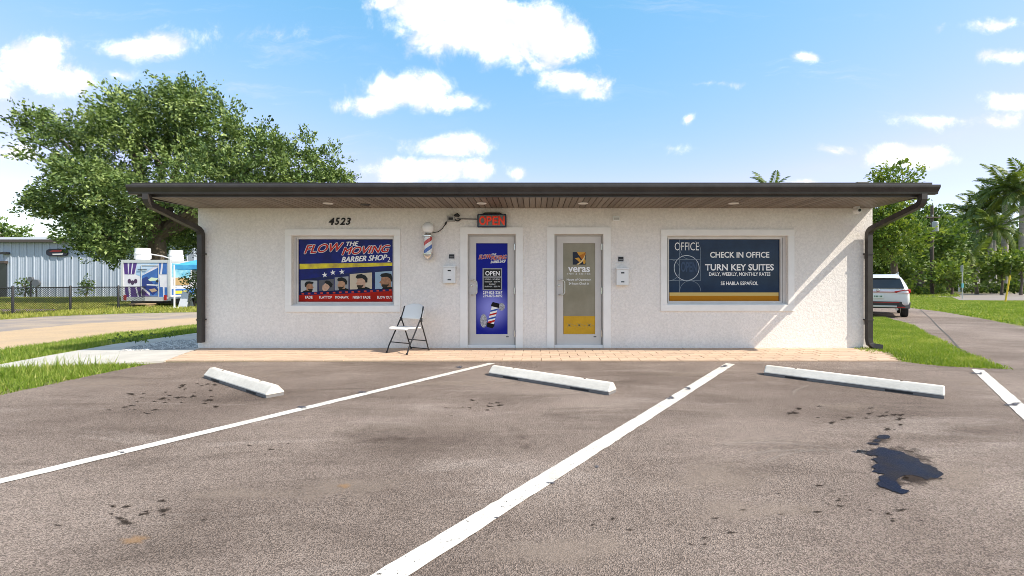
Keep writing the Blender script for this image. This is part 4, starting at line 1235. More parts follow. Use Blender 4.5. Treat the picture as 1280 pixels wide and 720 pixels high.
# OPEN sign
SY = 8.10
os_ = empty('open_sign', (wx(614.5, SY), SY, wz(284, SY)), 'red lit open sign in navy frame above the barber door', 'sign')
MB().box(wx(596.5, SY), wx(633, SY), SY, SY + .06, wz(284, SY), wz(267.5, SY)).build('case', mat('sign_navy', (0.015, 0.022, 0.06), .35), os_, bevel=.012)
MB().box(wx(598.3, SY), wx(631.4, SY), SY - .003, SY - .0003, wz(282.6, SY), wz(268.9, SY)).build('face', mat('sign_face', (0.16, 0.20, 0.19), .4), os_)
for ch, a, c in (('O', 599.0, 607.4), ('P', 608.2, 614.6), ('E', 615.6, 622.0), ('N', 623.0, 630.8)):
    txt(ch, (a, 270.0), (c, 281.4), SY - .0045, mat('red_led', (0.55, 0.04, 0.02), .35, emit=(1.0, 0.07, 0.03), estr=0.08), os_, 0, .03, 0, 'lit_letter', 1.0, .012)
MB().tube([(wx(603, SY), SY + .03, wz(267.5, SY)), (wx(606, SY), SY + .05, wz(265.8, SY)), (wx(624, SY), SY + .05, wz(265.8, SY)), (wx(627, SY), SY + .03, wz(267.5, SY))], .012, 6).build('bracket', BLACKMETAL, os_)

def mailbox(a, b, c, d, lab):
    my = WALL_Y - .09
    r = empty('mailbox', (wx((a + c) / 2), WALL_Y, wz(d)), lab, 'mailbox')
    MB().box(wx(a), wx(c), my, BY, wz(d), wz(b + 2.2)).build('box_body', WHITEPL, r, bevel=.006)
    MB().box(wx(a - .4), wx(c + .4), my - .008, BY, wz(b + 2.1), wz(b)).build('lid', WHITEPL, r, bevel=.006)
    m_ = (a + c) / 2
    MB().box(wx(m_ - 2), wx(m_ + 2), my - .003, my - .0005, wz(b + 7), wz(b + 5.4)).build('slot', BLACKMETAL, r)
    MB().box(wx(m_ - 2), wx(m_ + 2), my - .003, my - .0005, wz(d - 3.6), wz(d - 5)).build('slot', BLACKMETAL, r)
mailbox(555.2, 332.2, 570.2, 354, 'white wall mailbox left of the barber door')
mailbox(769.8, 335, 784.6, 356.6, 'white wall mailbox right of the inn door')
for (a, b, c, d, lab) in ((561.4, 318, 568, 323.2, 'small dark suite plate above the mailbox by the barber door'), (772.8, 321, 779.2, 326.8, 'small dark suite plate above the mailbox by the inn door')):
    r = empty('suite_plate', (wx((a + c) / 2), WALL_Y, wz(d)), lab, 'number plate')
    MB().box(wx(a), wx(c), WALL_Y - .014, BY, wz(d), wz(b)).build('plate', BLACKMETAL, r, bevel=.002, seg=1)
    MB().box(wx(a + .8), wx(c - .8), WALL_Y - .017, WALL_Y - .0145, wz(d - 1.6), wz(d - 2.4)).build('mark', mat('grey_mark', (0.35, .35, .36), .4), r)
    MB().box(wx(a), wx(c), WALL_Y - .013, BY, wz(d + 1.2), wz(d + .05)).build('lower_strip', WHITEPL, r)
r = empty('wall_sensor', (wx(769.8), WALL_Y, wz(276.8)), 'small white sensor box above the inn mailbox', 'sensor')
MB().box(wx(765.6), wx(774), WALL_Y - .06, BY, wz(276.6), wz(270.6)).build('housing', WHITEPL, r, bevel=.01)
MB().box(wx(766.6), wx(773), WALL_Y - .064, WALL_Y - .0605, wz(275.6), wz(272.6)).build('lens', mat('grey_lens', (.5, .49, .47), .3), r)
sc_x, sc_y = wx(1072, 8.0), 8.02
r = empty('security_camera', (sc_x, sc_y, 2.59), 'white security camera under the eave at the right wall corner', 'camera')
MB().lathe([(.05, 0), (.05, -.03), (.045, -.035)], (sc_x, sc_y, 2.5885), 16).build('mount', WHITEPL, r, smooth=True)
MB().lathe([(.02, -.07), (.045, -.06), (.058, -.03), (.058, .02), (.03, .055)], (sc_x, sc_y, 2.515), 16, 'y').build('head', WHITEPL, r, smooth=True)
MB().lathe([(.026, -.003), (.026, .0)], (sc_x, sc_y - .071, 2.515), 14, 'y').build('lens', BLACKMETAL, r)

# ------------------------------------------------------------------ folding chair
def make_chair():
    r = empty('folding_chair', (0, 0, 0), 'white plastic folding chair with black legs against the front wall', 'chair')
    W2 = 0.225
    # local frame: chair faces -y
    for s in (-1, 1):
        x = s * W2
        MB().tube([(x, -.235, .008), (x, -.19, .12), (x * .99, .10, .62), (x * .97, .13, .70), (x * .94, .155, .80)], .0125, 8).build('leg', BLACKMETAL, r, smooth=True)
        MB().tube([(x * .90, .30, .008), (x * .92, .23, .20), (x * .95, .085, .575)], .0115, 8).build('leg', BLACKMETAL, r, smooth=True)
        MB().box(x - .016, x + .016, .075, .105, .535, .60).build('bracket', BLACKMETAL, r)
        MB().lathe([(.016, 0), (.016, .03)], (x, -.237, 0.0), 10).build('foot_cap', BLACKMETAL, r)
        MB().lathe([(.016, 0), (.016, .03)], (x * .90, .302, 0.0), 10).build('foot_cap', BLACKMETAL, r)
    MB().tube([(-W2, -.155, .18), (W2, -.155, .18)], .009, 8).build('crossbar', BLACKMETAL, r, smooth=True)
    MB().tube([(-W2 * .92, .235, .185), (W2 * .92, .235, .185)], .009, 8).build('crossbar', BLACKMETAL, r, smooth=True)
    MB().tube([(-W2 * .90, .295, .03), (W2 * .90, .295, .03)], .008, 8).build('crossbar', BLACKMETAL, r, smooth=True)
    # contoured seat
    nx, ny = 11, 10; vs = []; fs = []
    for j in range(ny + 1):
        v_ = j / ny; y = -.225 + .40 * v_
        for i in range(nx + 1):
            u_ = i / nx * 2 - 1
            hw = .215 * (1 - .10 * v_) * (1 - .12 * max(0, (.18 - v_) / .18) ** 2)
            zz = .445 - .022 * v_ - .018 * (1 - u_ * u_) * math.sin(math.pi * min(1, v_ * 1.1)) - .03 * max(0, (.15 - v_) / .15) ** 2
            vs.append((u_ * hw, y, zz))
    for j in range(ny):
        for i in range(nx):
            a = j * (nx + 1) + i
            fs.append((a, a + 1, a + nx + 2, a + nx + 1))
    def plate(vs, fs, name, off):
        m = MB().add(vs, fs)
        ob = m.build(name, WHITEPL, r, smooth=True)
        md = ob.modifiers.new('thickness', 'SOLIDIFY'); md.thickness = .022; md.offset = off
        md2 = ob.modifiers.new('round', 'BEVEL'); md2.width = .006; md2.segments = 2
        return ob
    plate(vs, fs, 'seat', 0)
    vs, fs = [], []
    nx, ny = 12, 8
    for j in range(ny + 1):
        v_ = j / ny; zz = .575 + .27 * v_
        for i in range(nx + 1):
            u_ = i / nx * 2 - 1
            hw = .235 * (1 - .30 * max(0, v_ - .55) ** 1.6 * 1.6)
            top = -.055 * abs(u_) ** 3 * v_
            vs.append((u_ * hw, .105 + .075 * v_ - .05 * u_ * u_ + .035, zz + top - .012 * (1 - u_ * u_) * (1 - v_) * 0))
    for j in range(ny):
        for i in range(nx):
            a = j * (nx + 1) + i
            fs.append((a, a + 1, a + nx + 2, a + nx + 1))
    plate(vs, fs, 'backrest', 0)
    return r
chair = make_chair()
chair.location = (-2.20, 7.72, 0.026)
chair.rotation_euler = (0, 0, math.radians(-30))
chair.scale = (1.06, 1.0, 0.98)

# ------------------------------------------------------------------ left background
METAL_W = mat('pale_blue_metal', (0.40, 0.46, 0.56), 0.5, var=0.08, vscale=1.5)
mb_y = 42.0
mb = empty('metal_building', (-40, mb_y, 0), 'long pale blue ribbed metal building behind the fence', 'building')
H = 5.25
x = -56.0
panel_me = None
pw = 0.72
def panel_mesh():
    m = MB(); r_ = .055
    pts = [(0, 0), (.05, 0), (.09, -r_), (.17, -r_), (.21, 0), (.33, 0), (.345, -.012), (.365, -.012), (.38, 0), (.52, 0), (.535, -.012), (.555, -.012), (.57, 0), (pw, 0)]
    vs = [(a, b, 0) for a, b in pts] + [(a, b, H) for a, b in pts]
    n = len(pts)
    m.add(vs, [(i, i + 1, n + i + 1, n + i) for i in range(n - 1)])
    return m
pm0 = panel_mesh().build('wall_panel', METAL_W)
me_panel = pm0.data; bpy.data.objects.remove(pm0)
for i in range(36):
    ob = bpy.data.objects.new('wall_panel', me_panel); COL.objects.link(ob); ob.parent = mb
    ob.location = (-58 + i * pw + 40, 0, 0)
MB().box(-58, -58 + 36 * pw, mb_y + .05, mb_y + 14, 0, H - .02).build('inner_shell', METAL_W, mb)
MB().add([(-58.4, mb_y - .35, H), (-31.6, mb_y - .35, H), (-31.6, mb_y + 7, H + 1.1), (-58.4, mb_y + 7, H + 1.1), (-58.4, mb_y + 14.3, H), (-31.6, mb_y + 14.3, H)],
         [(0, 1, 2, 3), (3, 2, 5, 4), (0, 3, 4), (1, 5, 2)]).build('roof', mat('roof_metal', (0.35, 0.36, 0.37), .5), mb)
MB().box(-58.5, -31.5, mb_y - .5, mb_y - .30, H - .16, H + .10).build('gutter', mat('brown_gutter', (0.07, 0.055, 0.05), .5), mb)
MB().box(-52, wx(9.5, mb_y), mb_y - .12, mb_y - .06, 0, 3.1).build('doorway', mat('dark_glass_door', (0.02, 0.025, 0.03), .2), mb)
MB().box(-52, wx(11, mb_y), mb_y - .35, mb_y - .0601, 3.12, 3.35).build('canopy', mat('brown_gutter', (0.07, 0.055, 0.05), .5), mb)
MB().box(wx(5, mb_y), wx(13.5, mb_y), mb_y - .4, mb_y - .06, wz(318, mb_y), wz(315.5, mb_y)).build('wall_light', BLACKMETAL, mb)
sg = empty('oval_sign', (wx(70.5, mb_y), mb_y - .12, wz(320, mb_y)), 'dark oval sign with red and white lettering on the metal building', 'sign')
Yg = mb_y - .16
def oval(mx_, my_, rx, ry): return [(mx_ + (rx if abs(math.cos(t)) > 0 else 0) * math.copysign(abs(math.cos(t)) ** .5, math.cos(t)), my_ + ry * math.copysign(abs(math.sin(t)) ** .6, math.sin(t))) for t in [2 * math.pi * k / 28 + .01 for k in range(28)]]
MB().prism(pxpoly(oval(70.5, 315.6, 13, 4.6), Yg), Yg, Yg + .1, 'y').build('board', mat('sign_black', (0.012, 0.012, 0.03), .4), sg)
pflat('red_mark', [(61.5, 314.5), (66, 312.6), (78, 312.2), (77, 314.6), (68, 314.9)], Yg - .02, mat('sign_red', (0.4, .02, .02), .4), sg)
pflat('white_mark', [(65, 317.2), (79, 316.8), (78, 318.2), (66, 318.4)], Yg - .02, WHITEP, sg)
# meters on posts in front of the metal building
for px_, top, rr, lab in ((38.5, 349, .22, 'dark slim meter post in front of the metal building'), (45.5, 354, .34, 'dark meter post with round head in front of the metal building')):
    yq = 40.5
    r = empty('meter_post', (wx(px_, yq), yq, 0), lab, 'post')
    MB().tube([(wx(px_, yq), yq, 0), (wx(px_, yq), yq, wz(top, yq))], .06, 8).build('post', BLACKMETAL, r)
    MB().lathe([(rr, -.1), (rr, .1)], (wx(px_, yq), yq, wz(top, yq)), 14, 'y').build('head', mat('meter_grey', (.10, .11, .13), .5), r)

# chain link fence
fpts = [(-19.0, 12.4), gp(16, 394), gp(88, 388.2), gp(148, 385.8), (-20.6, 24.5)]
FH = 1.05
fence = empty('chain_link_fence', (fpts[1][0], fpts[1][1], 0), 'low black chain link fence in front of the metal building', 'fence')
for k, (x, y) in enumerate(fpts):
    MB().lathe([(.042, 0), (.042, FH + .06), (.02, FH + .09)], (x, y, 0), 10).build('post', BLACKMETAL, fence, smooth=True)
for k in range(len(fpts) - 1):
    (x0, y0), (x1, y1) = fpts[k], fpts[k + 1]
    MB().tube([(x0, y0, FH), (x1, y1, FH)], .025, 8).build('rail', BLACKMETAL, fence, smooth=True)
    L = math.hypot(x1 - x0, y1 - y0); m = MB(); st = .09
    ux, uy = (x1 - x0) / L, (y1 - y0) / L
    n = int((L + FH) / st)
    for i in range(-int(FH / st), n):
        for sgn in (1, -1):
            a = i * st
            pts = []
            s0, s1 = (a, a + FH) if sgn > 0 else (a + FH, a)
            # clip the diagonal to the bay
            za, zb = 0.03, FH
            fa, fb_ = s0, s1
            t0, t1 = 0.0, 1.0
            if fa == fb_: continue
            for lim, side_ in ((0, 1), (L, -1)):
                pass
            lo_t = max(0.0, min((0 - fa) / (fb_ - fa), (L - fa) / (fb_ - fa)))
            hi_t = min(1.0, max((0 - fa) / (fb_ - fa), (L - fa) / (fb_ - fa)))
            if hi_t - lo_t < .03: continue
            q = []
            for t in (lo_t, hi_t):
                s_ = fa + (fb_ - fa) * t
                q.append((x0 + ux * s_, y0 + uy * s_, za + (zb - za) * t))
            m.tube(q, .0065, 3, False)
    m.build('chain_mesh', BLACKMETAL, fence)['kind'] = 'stuff'

# food trailer
TW0, TW1, TY = -21.72, -19.18, 23.5
TZ0, TZ1 = 0.42, 2.42
tr = empty('food_trailer', ((TW0 + TW1) / 2, TY + 2.5, 0), 'purple and blue wrapped food trailer parked under the big tree', 'trailer')
WRAPW = mat('wrap_white', (0.72, 0.72, 0.76), .35, col2=(0.62, 0.60, 0.70), vscale=1.4)
PURP = mat('wrap_purple', (0.085, 0.035, 0.22), .35, var=.2, vscale=2); WBLUE = mat('wrap_blue', (0.05, 0.16, 0.48), .35, var=.25, vscale=2)
LBLUE = mat('wrap_light_blue', (0.32, 0.50, 0.72), .35, col2=(.55, .66, .80), vscale=1.6); NAVY2 = mat('wrap_navy', (0.02, 0.04, 0.20), .35)
ALU = mat('trailer_aluminium', (0.62, 0.63, 0.64), .35, metal=.4)
MB().box(TW0, TW1, TY, TY + 5.2, TZ0, TZ1).build('body', WRAPW, tr)
em_ = MB()
for x_ in (TW0, TW1 - .09): em_.box(x_ - .01, x_ + .10, TY - .03, TY + .06, TZ0 - .1, TZ1 + .05)
em_.box(TW0 + .11, TW1 - .11, TY - .03, TY + .06, TZ1 - .10, TZ1 + .05); em_.box(TW0 + .11, TW1 - .11, TY - .04, TY + .06, TZ0 - .12, TZ0 + .1)
em_.build('edge_trim', ALU, tr)
MB().box(TW1 - .02, TW1 + .012, TY + .07, TY + 5.2, TZ1 - .08, TZ1 + .04).build('edge_trim', ALU, tr)
MB().box(TW0 + .2, TW1 - .2, TY + .3, TY + 5.0, .16, TZ0 - .005).build('chassis', BLACKMETAL, tr)
def tp(name, pts, mm, lift=.004, par=None):   # wrap print on the rear face, points in 0..1 of the face
    q = [(TW0 + .1 + a * (TW1 - TW0 - .2), TZ0 + .1 + b * (TZ1 - TZ0 - .2)) for a, b in pts]
    return MB().flat(q, TY - lift, 'y').build(name, mm, par or tr)
tp('wrap_stripe', [(.0, 1), (.30, 1), (.24, .66), (.02, .66)], PURP)
tp('wrap_stripe', [(.09, 1), (.13, 1), (.11, .67), (.10, .67)], WRAPW, .006)
tp('wrap_stripe', [(.19, 1), (.22, 1), (.18, .67), (.16, .67)], WRAPW, .006)
tp('wrap_stripe', [(.02, .30), (.36, .30), (.62, 0), (.05, 0)], PURP)
tp('wrap_stripe', [(.10, .30), (.15, .30), (.16, 0), (.13, 0)], WRAPW, .006)
tp('wrap_stripe', [(.26, .30), (.29, .30), (.35, 0), (.31, 0)], WRAPW, .006)
tp('wrap_stripe', [(.30, 1), (.80, 1), (.38, .60), (.27, .66)], LBLUE)
tp('wrap_stripe', [(.38, .60), (.78, .86), (.82, .30), (.40, .32)], WBLUE, .005)
tp('wrap_stripe', [(.80, 1), (.97, 1), (.97, .66), (.76, .66)], WBLUE)
tp('wrap_stripe', [(.85, 1), (.89, 1), (.86, .66), (.82, .66)], WRAPW, .006)
tp('wrap_stripe', [(.62, .30), (.98, .28), (.98, 0), (.58, 0)], WBLUE)
tp('wrap_stripe', [(.76, .30), (.80, .30), (.80, 0), (.77, 0)], WRAPW, .006)
tp('wrap_stripe', [(.88, .30), (.92, .29), (.92, 0), (.89, 0)], WRAPW, .006)
tp('wrap_stripe', [(.40, .52), (.52, .60), (.80, .20), (.66, .05), (.42, .30)], NAVY2, .007)
for cx_, cy_ in ((.20, .42), (.13, .46), (.27, .46)):
    tp('wrap_emblem', [(cx_ + .04 * math.cos(t), cy_ + .07 * math.sin(t)) for t in [k * .7 for k in range(9)]], mat('wrap_dark', (.06, .03, .08), .4), .007)
tp('wrap_lettering', [(.55, .50), (.62, .57), (.78, .55), (.74, .48), (.60, .46)], mat('wrap_lime', (.62, .74, .55), .4), .009)
tp('wrap_lettering', [(.52, .37), (.78, .36), (.78, .33), (.52, .34)], WHITEP, .009)
tp('wrap_lettering', [(.57, .22), (.70, .25), (.76, .18), (.64, .13)], mat('wrap_tan', (.45, .33, .22), .4), .009)
# rear door of the trailer
dw = MB(); a0, a1 = TW0 + .1 + .40 * 2.34, TW0 + .1 + .80 * 2.34
for (xa, xb, za, zb) in ((a0, a0 + .03, .55, 2.2), (a1 - .03, a1, .55, 2.2), (a0 + .031, a1 - .031, 2.17, 2.2), (a0 + .031, a1 - .031, .55, .58)):
    dw.box(xa, xb, TY - .03, TY - .012, za, zb)
td = dw.build('rear_door', ALU, tr)
for zz in (1.95, .78): MB().box(a0 - .16, a0 + .3, TY - .05, TY - .0305, zz - .02, zz + .02).build('hinge', BLACKMETAL, td)
MB().box(a1 - .12, a1 - .02, TY - .06, TY - .0305, 1.3, 1.4).build('latch', BLACKMETAL, td)
for x_ in (TW0 + .14, TW1 - .28): MB().box(x_, x_ + .14, TY - .06, TY - .041, .34, .62).build('tail_light', mat('red_lens', (.35, .02, .02), .25), tr)
for y_ in (TY + 2.2, TY + 3.05):
    w_ = MB().lathe([(.32, -.11), (.34, 0), (.32, .11)], (TW1 - .2, y_, .335), 20, 'x').build('wheel', BLACKMETAL, tr, smooth=True)
# side of the trailer: print, serving window, shelf
def sp_(name, y0, y1, z0, z1, mm, lift=.004, par=None): return MB().box(TW1 + lift, TW1 + lift + .003, y0, y1, z0, z1).build(name, mm, par or tr)
sp_('wrap_stripe', TY + .1, TY + 4.9, 1.55, 2.3, mat('wrap_teal', (.10, .34, .50), .35, col2=(.30, .55, .62), vscale=2))
sp_('wrap_stripe', TY + .1, TY + 4.9, .62, .95, WBLUE)
sp_('wrap_lettering', TY + .25, TY + 1.2, .68, .84, mat('wrap_yellow', (.75, .62, .05), .4), .008)
sw = MB().box(TW1 + .004, TW1 + .06, TY + 1.35, TY + 1.95, 1.35, 2.15).build('serving_window', ALU, tr)
MB().box(TW1 + .061, TW1 + .065, TY + 1.43, TY + 1.87, 1.43, 2.07).build('pane', GLASS, sw)
sp_('menu_board', TY + .2, TY + 1.25, 1.15, 1.52, mat('menu_tan', (.42, .29, .14), .6), .03)
# roof fans
for px_, yq, top, bot, lab in ((178.5, TY + .9, 310.5, 327, 'rear'), (220, TY + 3.4, 313, 327, 'front')):
    xx = wx(px_, yq); m = MB(); zt = wz(top, yq)
    f_ = m.lathe([(.30, TZ1 + .005), (.30, TZ1 + .12), (.36, TZ1 + .16), (.37, zt - .28), (.34, zt - .24), (.34, zt)], (xx, yq, 0), 18).build('exhaust_fan', WHITEPL, tr, smooth=True)
    MB().lathe([(.385, zt - .36), (.385, zt - .33)], (xx, yq, 0), 18).build('band', ALU, f_)
MB().tube([(wx(186, TY + .9), TY + .9, 2.85), (wx(200, TY + 1.6), TY + 1.8, 2.78), (wx(212, TY + 3), TY + 3.0, 2.72)], .035, 8).build('pipe', ALU, tr)
MB().box(TW0 + 1.0, TW0 + 1.9, TY - .7, TY - .1, .14, .20).build('step', mat('step_wood', (.35, .25, .15), .8), tr)
for x_ in (TW0 + 1.08, TW0 + 1.78): MB().box(x_, x_ + .08, TY - .65, TY - .15, 0, .139).build('step_leg', mat('step_wood', (.35, .25, .15), .8), tr)

# blue canopy tent beside it
TENT = mat('blue_canvas', (0.05, 0.30, 0.62), .7, col2=(.08, .42, .72), vscale=2)
t0 = Vector((-16.15, 23.5, 0)); hw = 1.55
tent = empty('canopy_tent', (t0.x, t0.y, 0), 'bright blue pop up canopy tent beside the food trailer', 'tent')
zc, zp = 2.15, 3.0
cs = [(t0.x + sx_ * hw, t0.y + sy_ * hw, zc) for sx_, sy_ in ((-1, -1), (1, -1), (1, 1), (-1, 1))]
ts = MB()
ap = (t0.x, t0.y, zp)
for i in range(4):
    a, b = Vector(cs[i]), Vector(cs[(i + 1) % 4]); c = Vector(ap)
    ms = [(a + b) / 2 - Vector((0, 0, .06)), (a + c) / 2 - Vector((0, 0, .09)), (b + c) / 2 - Vector((0, 0, .09))]
    ts.add([a, b, c] + ms, [(0, 3, 4), (3, 1, 5), (3, 5, 4), (4, 5, 2)])
    nseg = 6; vs = []; fs = []
    for k in range(nseg + 1):
        p = a.lerp(b, k / nseg); p.z -= .06 * math.sin(math.pi * k / nseg) if False else 0
        vs += [(p.x, p.y, p.z), (p.x, p.y, p.z - .22 - .04 * (k % 2))]
        if k: fs.append((2 * k - 2, 2 * k - 1, 2 * k + 1, 2 * k))
    ts.add(vs, fs)
ts.build('canopy', TENT, tent)
for c in cs:
    pole = MB().box(c[0] - .025, c[0] + .025, c[1] - .025, c[1] + .025, 0, zc - .005).build('pole', WHITEPL, tent)
    MB().box(c[0] - .14, c[0] + .14, c[1] - .14, c[1] + .14, 0.001, .06).build('foot_plate', WHITEPL, pole)
# sandwich board and a potted plant below the tent
ab_x, ab_y = wx(232.5, 22.6), 22.6
ab = empty('sandwich_board', (ab_x, ab_y, 0), 'plain white folding sandwich board under the blue tent', 'sign')
for s in (-1, 1):
    MB().add([(ab_x - .22, ab_y + s * .25, 0), (ab_x + .22, ab_y + s * .25, 0), (ab_x + .17, ab_y + s * .03, .82), (ab_x - .17, ab_y + s * .03, .82),
              (ab_x - .22, ab_y + s * .22, 0), (ab_x + .22, ab_y + s * .22, 0), (ab_x + .17, ab_y + s * .005, .82), (ab_x - .17, ab_y + s * .005, .82)],
             [(0, 1, 2, 3), (4, 7, 6, 5), (0, 4, 5, 1), (1, 5, 6, 2), (2, 6, 7, 3), (3, 7, 4, 0)]).build('panel', mat('board_grey', (.55, .57, .62), .5), ab)

# ------------------------------------------------------------------ vegetation
BARK = mat('grey_brown_bark', (0.17, 0.135, 0.105), .95, col2=(.10, .08, .065), vscale=4, bump=.9, bscale=14, bdist=.04, stretch=(1, 1, .35))
LEAF_BIG = leaf_mat('oak_leaf', (0.038, 0.078, 0.020), (0.115, 0.180, 0.045), (0.33, 0.41, 0.14), .14)
LEAF_R = leaf_mat('street_tree_leaf', (0.04, 0.08, 0.018), (0.10, 0.165, 0.034), (0.24, 0.31, 0.08), .25)
LEAF_Y = leaf_mat('yellow_green_leaf', (0.06, 0.11, 0.02), (0.145, 0.215, 0.036), (0.32, 0.37, 0.08), .28)
LEAF_D = leaf_mat('dark_shrub_leaf', (0.035, 0.07, 0.016), (0.075, 0.125, 0.025), (0.15, 0.20, 0.045), .3)
LEAF_P = leaf_mat('palm_leaf', (0.05, 0.09, 0.02), (0.11, 0.16, 0.035), (0.22, 0.26, 0.07), .28)

def tree(name, base, lobes, lm, label, cat, seed, trunk_r, size, twigs, leaves, twig, wind=(0, 0, 0), group=None, fork=0.35, spread=.16, shell=(.45, 1.0), limbs=True, bark=BARK, sub=0):
    rng = np.random.default_rng(seed)
    r = empty(name, (base[0], base[1], 0), label, cat, group)
    C, D, T = crown_points(lobes, rng, twigs, leaves, twig, spread, wind, shell, sub)
    keep = C[:, 2] > 0.15
    cr = leaf_cloud('crown', C[keep], D[keep], size, T[keep], lm, r, rng)
    if limbs:
        tops = [Vector(l[:3]) for l in lobes]
        mean = sum(tops, Vector()) / len(tops)
        low = min(l[2] - l[5] for l in lobes)
        fk = Vector((base[0] * .8 + mean.x * .2, base[1] * .8 + mean.y * .2, max(1.2, low + (mean.z - low) * fork)))
        b = Vector((base[0], base[1], -.1))
        m = MB().tube([b, b + Vector((0, 0, .35)), b.lerp(fk, .55) + Vector((.1, 0, 0)), fk], [trunk_r * 1.5, trunk_r * 1.08, trunk_r * .9, trunk_r * .72], 12)
        tk = m.build('trunk', bark, r, smooth=True)
        for i, t in enumerate(tops):
            mid = fk.lerp(t, .5) + Vector((random.gauss(0, .3), random.gauss(0, .3), random.gauss(0.25, .2)))
            MB().tube([fk - Vector((0, 0, trunk_r * .6)), fk.lerp(mid, .5), mid, t], [trunk_r * .55, trunk_r * .42, trunk_r * .26, trunk_r * .10], 8).build('limb', bark, tk, smooth=True)
            for k in range(3):
                l = lobes[i]
                e = t + Vector((random.uniform(-.75, .75) * l[3], random.uniform(-.75, .75) * l[4], random.uniform(-.3, .8) * l[5]))
                MB().tube([mid, mid.lerp(e, .55) + Vector((0, 0, .2)), e], [trunk_r * .22, trunk_r * .13, trunk_r * .04], 6).build('branch', bark, tk, smooth=True)
    return r

def lb(px, py, Y, rpx, rpy, dy=None):
    s = Y / F
    p = at(px, py, Y)
    return (p.x, p.y, p.z, rpx * s, (dy if dy else rpx * s * .9), rpy * s)

TB = 31.0
big_lobes = [lb(215, 160, TB, 60, 46), lb(165, 175, TB - 1, 62, 46), lb(262, 165, TB, 58, 48), lb(92, 185, TB - 1, 46, 30), lb(115, 228, TB - 2, 50, 38), lb(320, 190, TB, 60, 46),
             lb(375, 215, TB + 1, 56, 38), lb(180, 240, TB - 2.5, 70, 46), lb(270, 230, TB - 2, 70, 44), lb(345, 240, TB, 60, 40), lb(400, 232, TB + 1, 38, 24), lb(62, 160, TB, 32, 12),
             lb(135, 290, TB - 2, 46, 30), lb(240, 280, TB + 3, 60, 36), lb(232, 128, TB, 40, 22), lb(66, 258, TB - 1, 24, 12), lb(165, 140, TB, 34, 24), lb(300, 300, TB + 6, 70, 36), lb(200, 300, TB + 6, 60, 36), lb(128, 300, TB - 4, 34, 26), lb(108, 275, TB - 2, 30, 24), lb(160, 275, TB - 3, 40, 30)]
tree('big_shade_tree', (wx(193, TB), TB, 0), big_lobes, LEAF_BIG, 'broad windswept shade tree rising behind the food trailer', 'tree', 3, .62, .22, 1.65, 26, .85, (-.35, 0, .12), None, .40, .14, sub=10)

tree('small_tree', (wx(4, 56), 56, 0), [lb(0, 290, 56, 26, 9), lb(-20, 298, 56, 30, 16)], LEAF_R, 'small tree top behind the metal building roof at far left', 'tree', 5, .25, .4, 2, 10, 1.0)
for px_, h_, sd, lab in ((31, 1.1, 41, 'small dark shrub against the metal building near its meters'), (108, .9, 42, 'small dark shrub against the metal building right of the middle fence post')):
    yq = 40.8
    p = wx(px_, yq)
    tree('wall_shrub', (p, yq, 0), [(p, yq, .75, .42, .4, .75), (p + .1, yq, 1.3, .3, .3, .5)], LEAF_D, lab, 'shrub', sd, .05, .2, 9, 8, .25, group='shrubs along the metal building')
p = gp(243, 386)
tree('potted_plant', (wx(243, 22.9), 22.9, 0), [(wx(243, 22.9), 22.9, 1.25, .45, .35, .45), (wx(247, 22.9), 22.9, .8, .5, .35, .5)], LEAF_D, 'leafy green plant under the edge of the blue tent', 'plant', 43, .04, .13, 14, 10, .2)

# ---- right background trees
RT = [
    ('leafy_tree', 1118, 40, [lb(1118, 226, 40, 22, 17), lb(1105, 262, 40, 26, 22), lb(1090, 290, 40, 40, 30), lb(1120, 300, 39, 34, 26)], LEAF_Y, 'tall yellow green tree rising just past the right eave corner', .3, 51),
    ('leafy_tree', 1147, 52, [lb(1140, 300, 52, 36, 24), lb(1165, 312, 52, 30, 22), lb(1120, 320, 51, 34, 22), lb(1180, 298, 53, 24, 20), lb(1150, 278, 53, 26, 16)], LEAF_R, 'broad green tree with thick dark trunk above the parked car', .62, 52),
    ('leafy_tree', 1100, 46, [lb(1095, 330, 46, 36, 24), lb(1112, 345, 45, 26, 15), lb(1080, 310, 47, 36, 30)], LEAF_D, 'dark dense tree right behind the white car', .35, 53),
    ('leafy_tree', 1185, 62, [lb(1185, 325, 62, 24, 20), lb(1198, 308, 63, 20, 16), lb(1175, 338, 60, 20, 14)], LEAF_R, 'green tree between the utility pole and the sign post', .3, 54),
    ('leafy_tree', 1240, 70, [lb(1240, 318, 72, 28, 20), lb(1265, 312, 72, 26, 22), lb(1290, 316, 72, 26, 24), lb(1215, 325, 72, 20, 16)], LEAF_D, 'dark tree mass behind the palm trunks at right', .3, 55),
    ('leafy_tree', 1252, 50, [lb(1250, 330, 50, 16, 10), lb(1242, 337, 50, 12, 8), lb(1262, 336, 50, 12, 9)], LEAF_Y, 'small yellow green tree in front of the palm trunks', .12, 56),
    ('leafy_tree', 1276, 48, [lb(1274, 328, 48, 12, 9), lb(1286, 332, 48, 16, 12)], LEAF_Y, 'small yellow green tree cut by the right picture edge', .12, 57),
    ('leafy_tree', 1190, 46, [lb(1188, 340, 46, 18, 9), lb(1175, 348, 46, 14, 8), lb(1198, 350, 46, 10, 7)], LEAF_Y, 'low yellow green bushy tree left of the sign post', .12, 58),
    ('leafy_tree', 1110, 80, [lb(1060, 320, 80, 40, 30), lb(1110, 310, 80, 40, 34), lb(1160, 318, 82, 36, 26), lb(1205, 322, 84, 30, 22), lb(1120, 348, 78, 40, 14), lb(1175, 350, 78, 36, 12), lb(1230, 350, 84, 36, 12), lb(1280, 350, 84, 36, 13)], LEAF_D, 'far dark tree line filling gaps behind the utility pole', .4, 59),
]
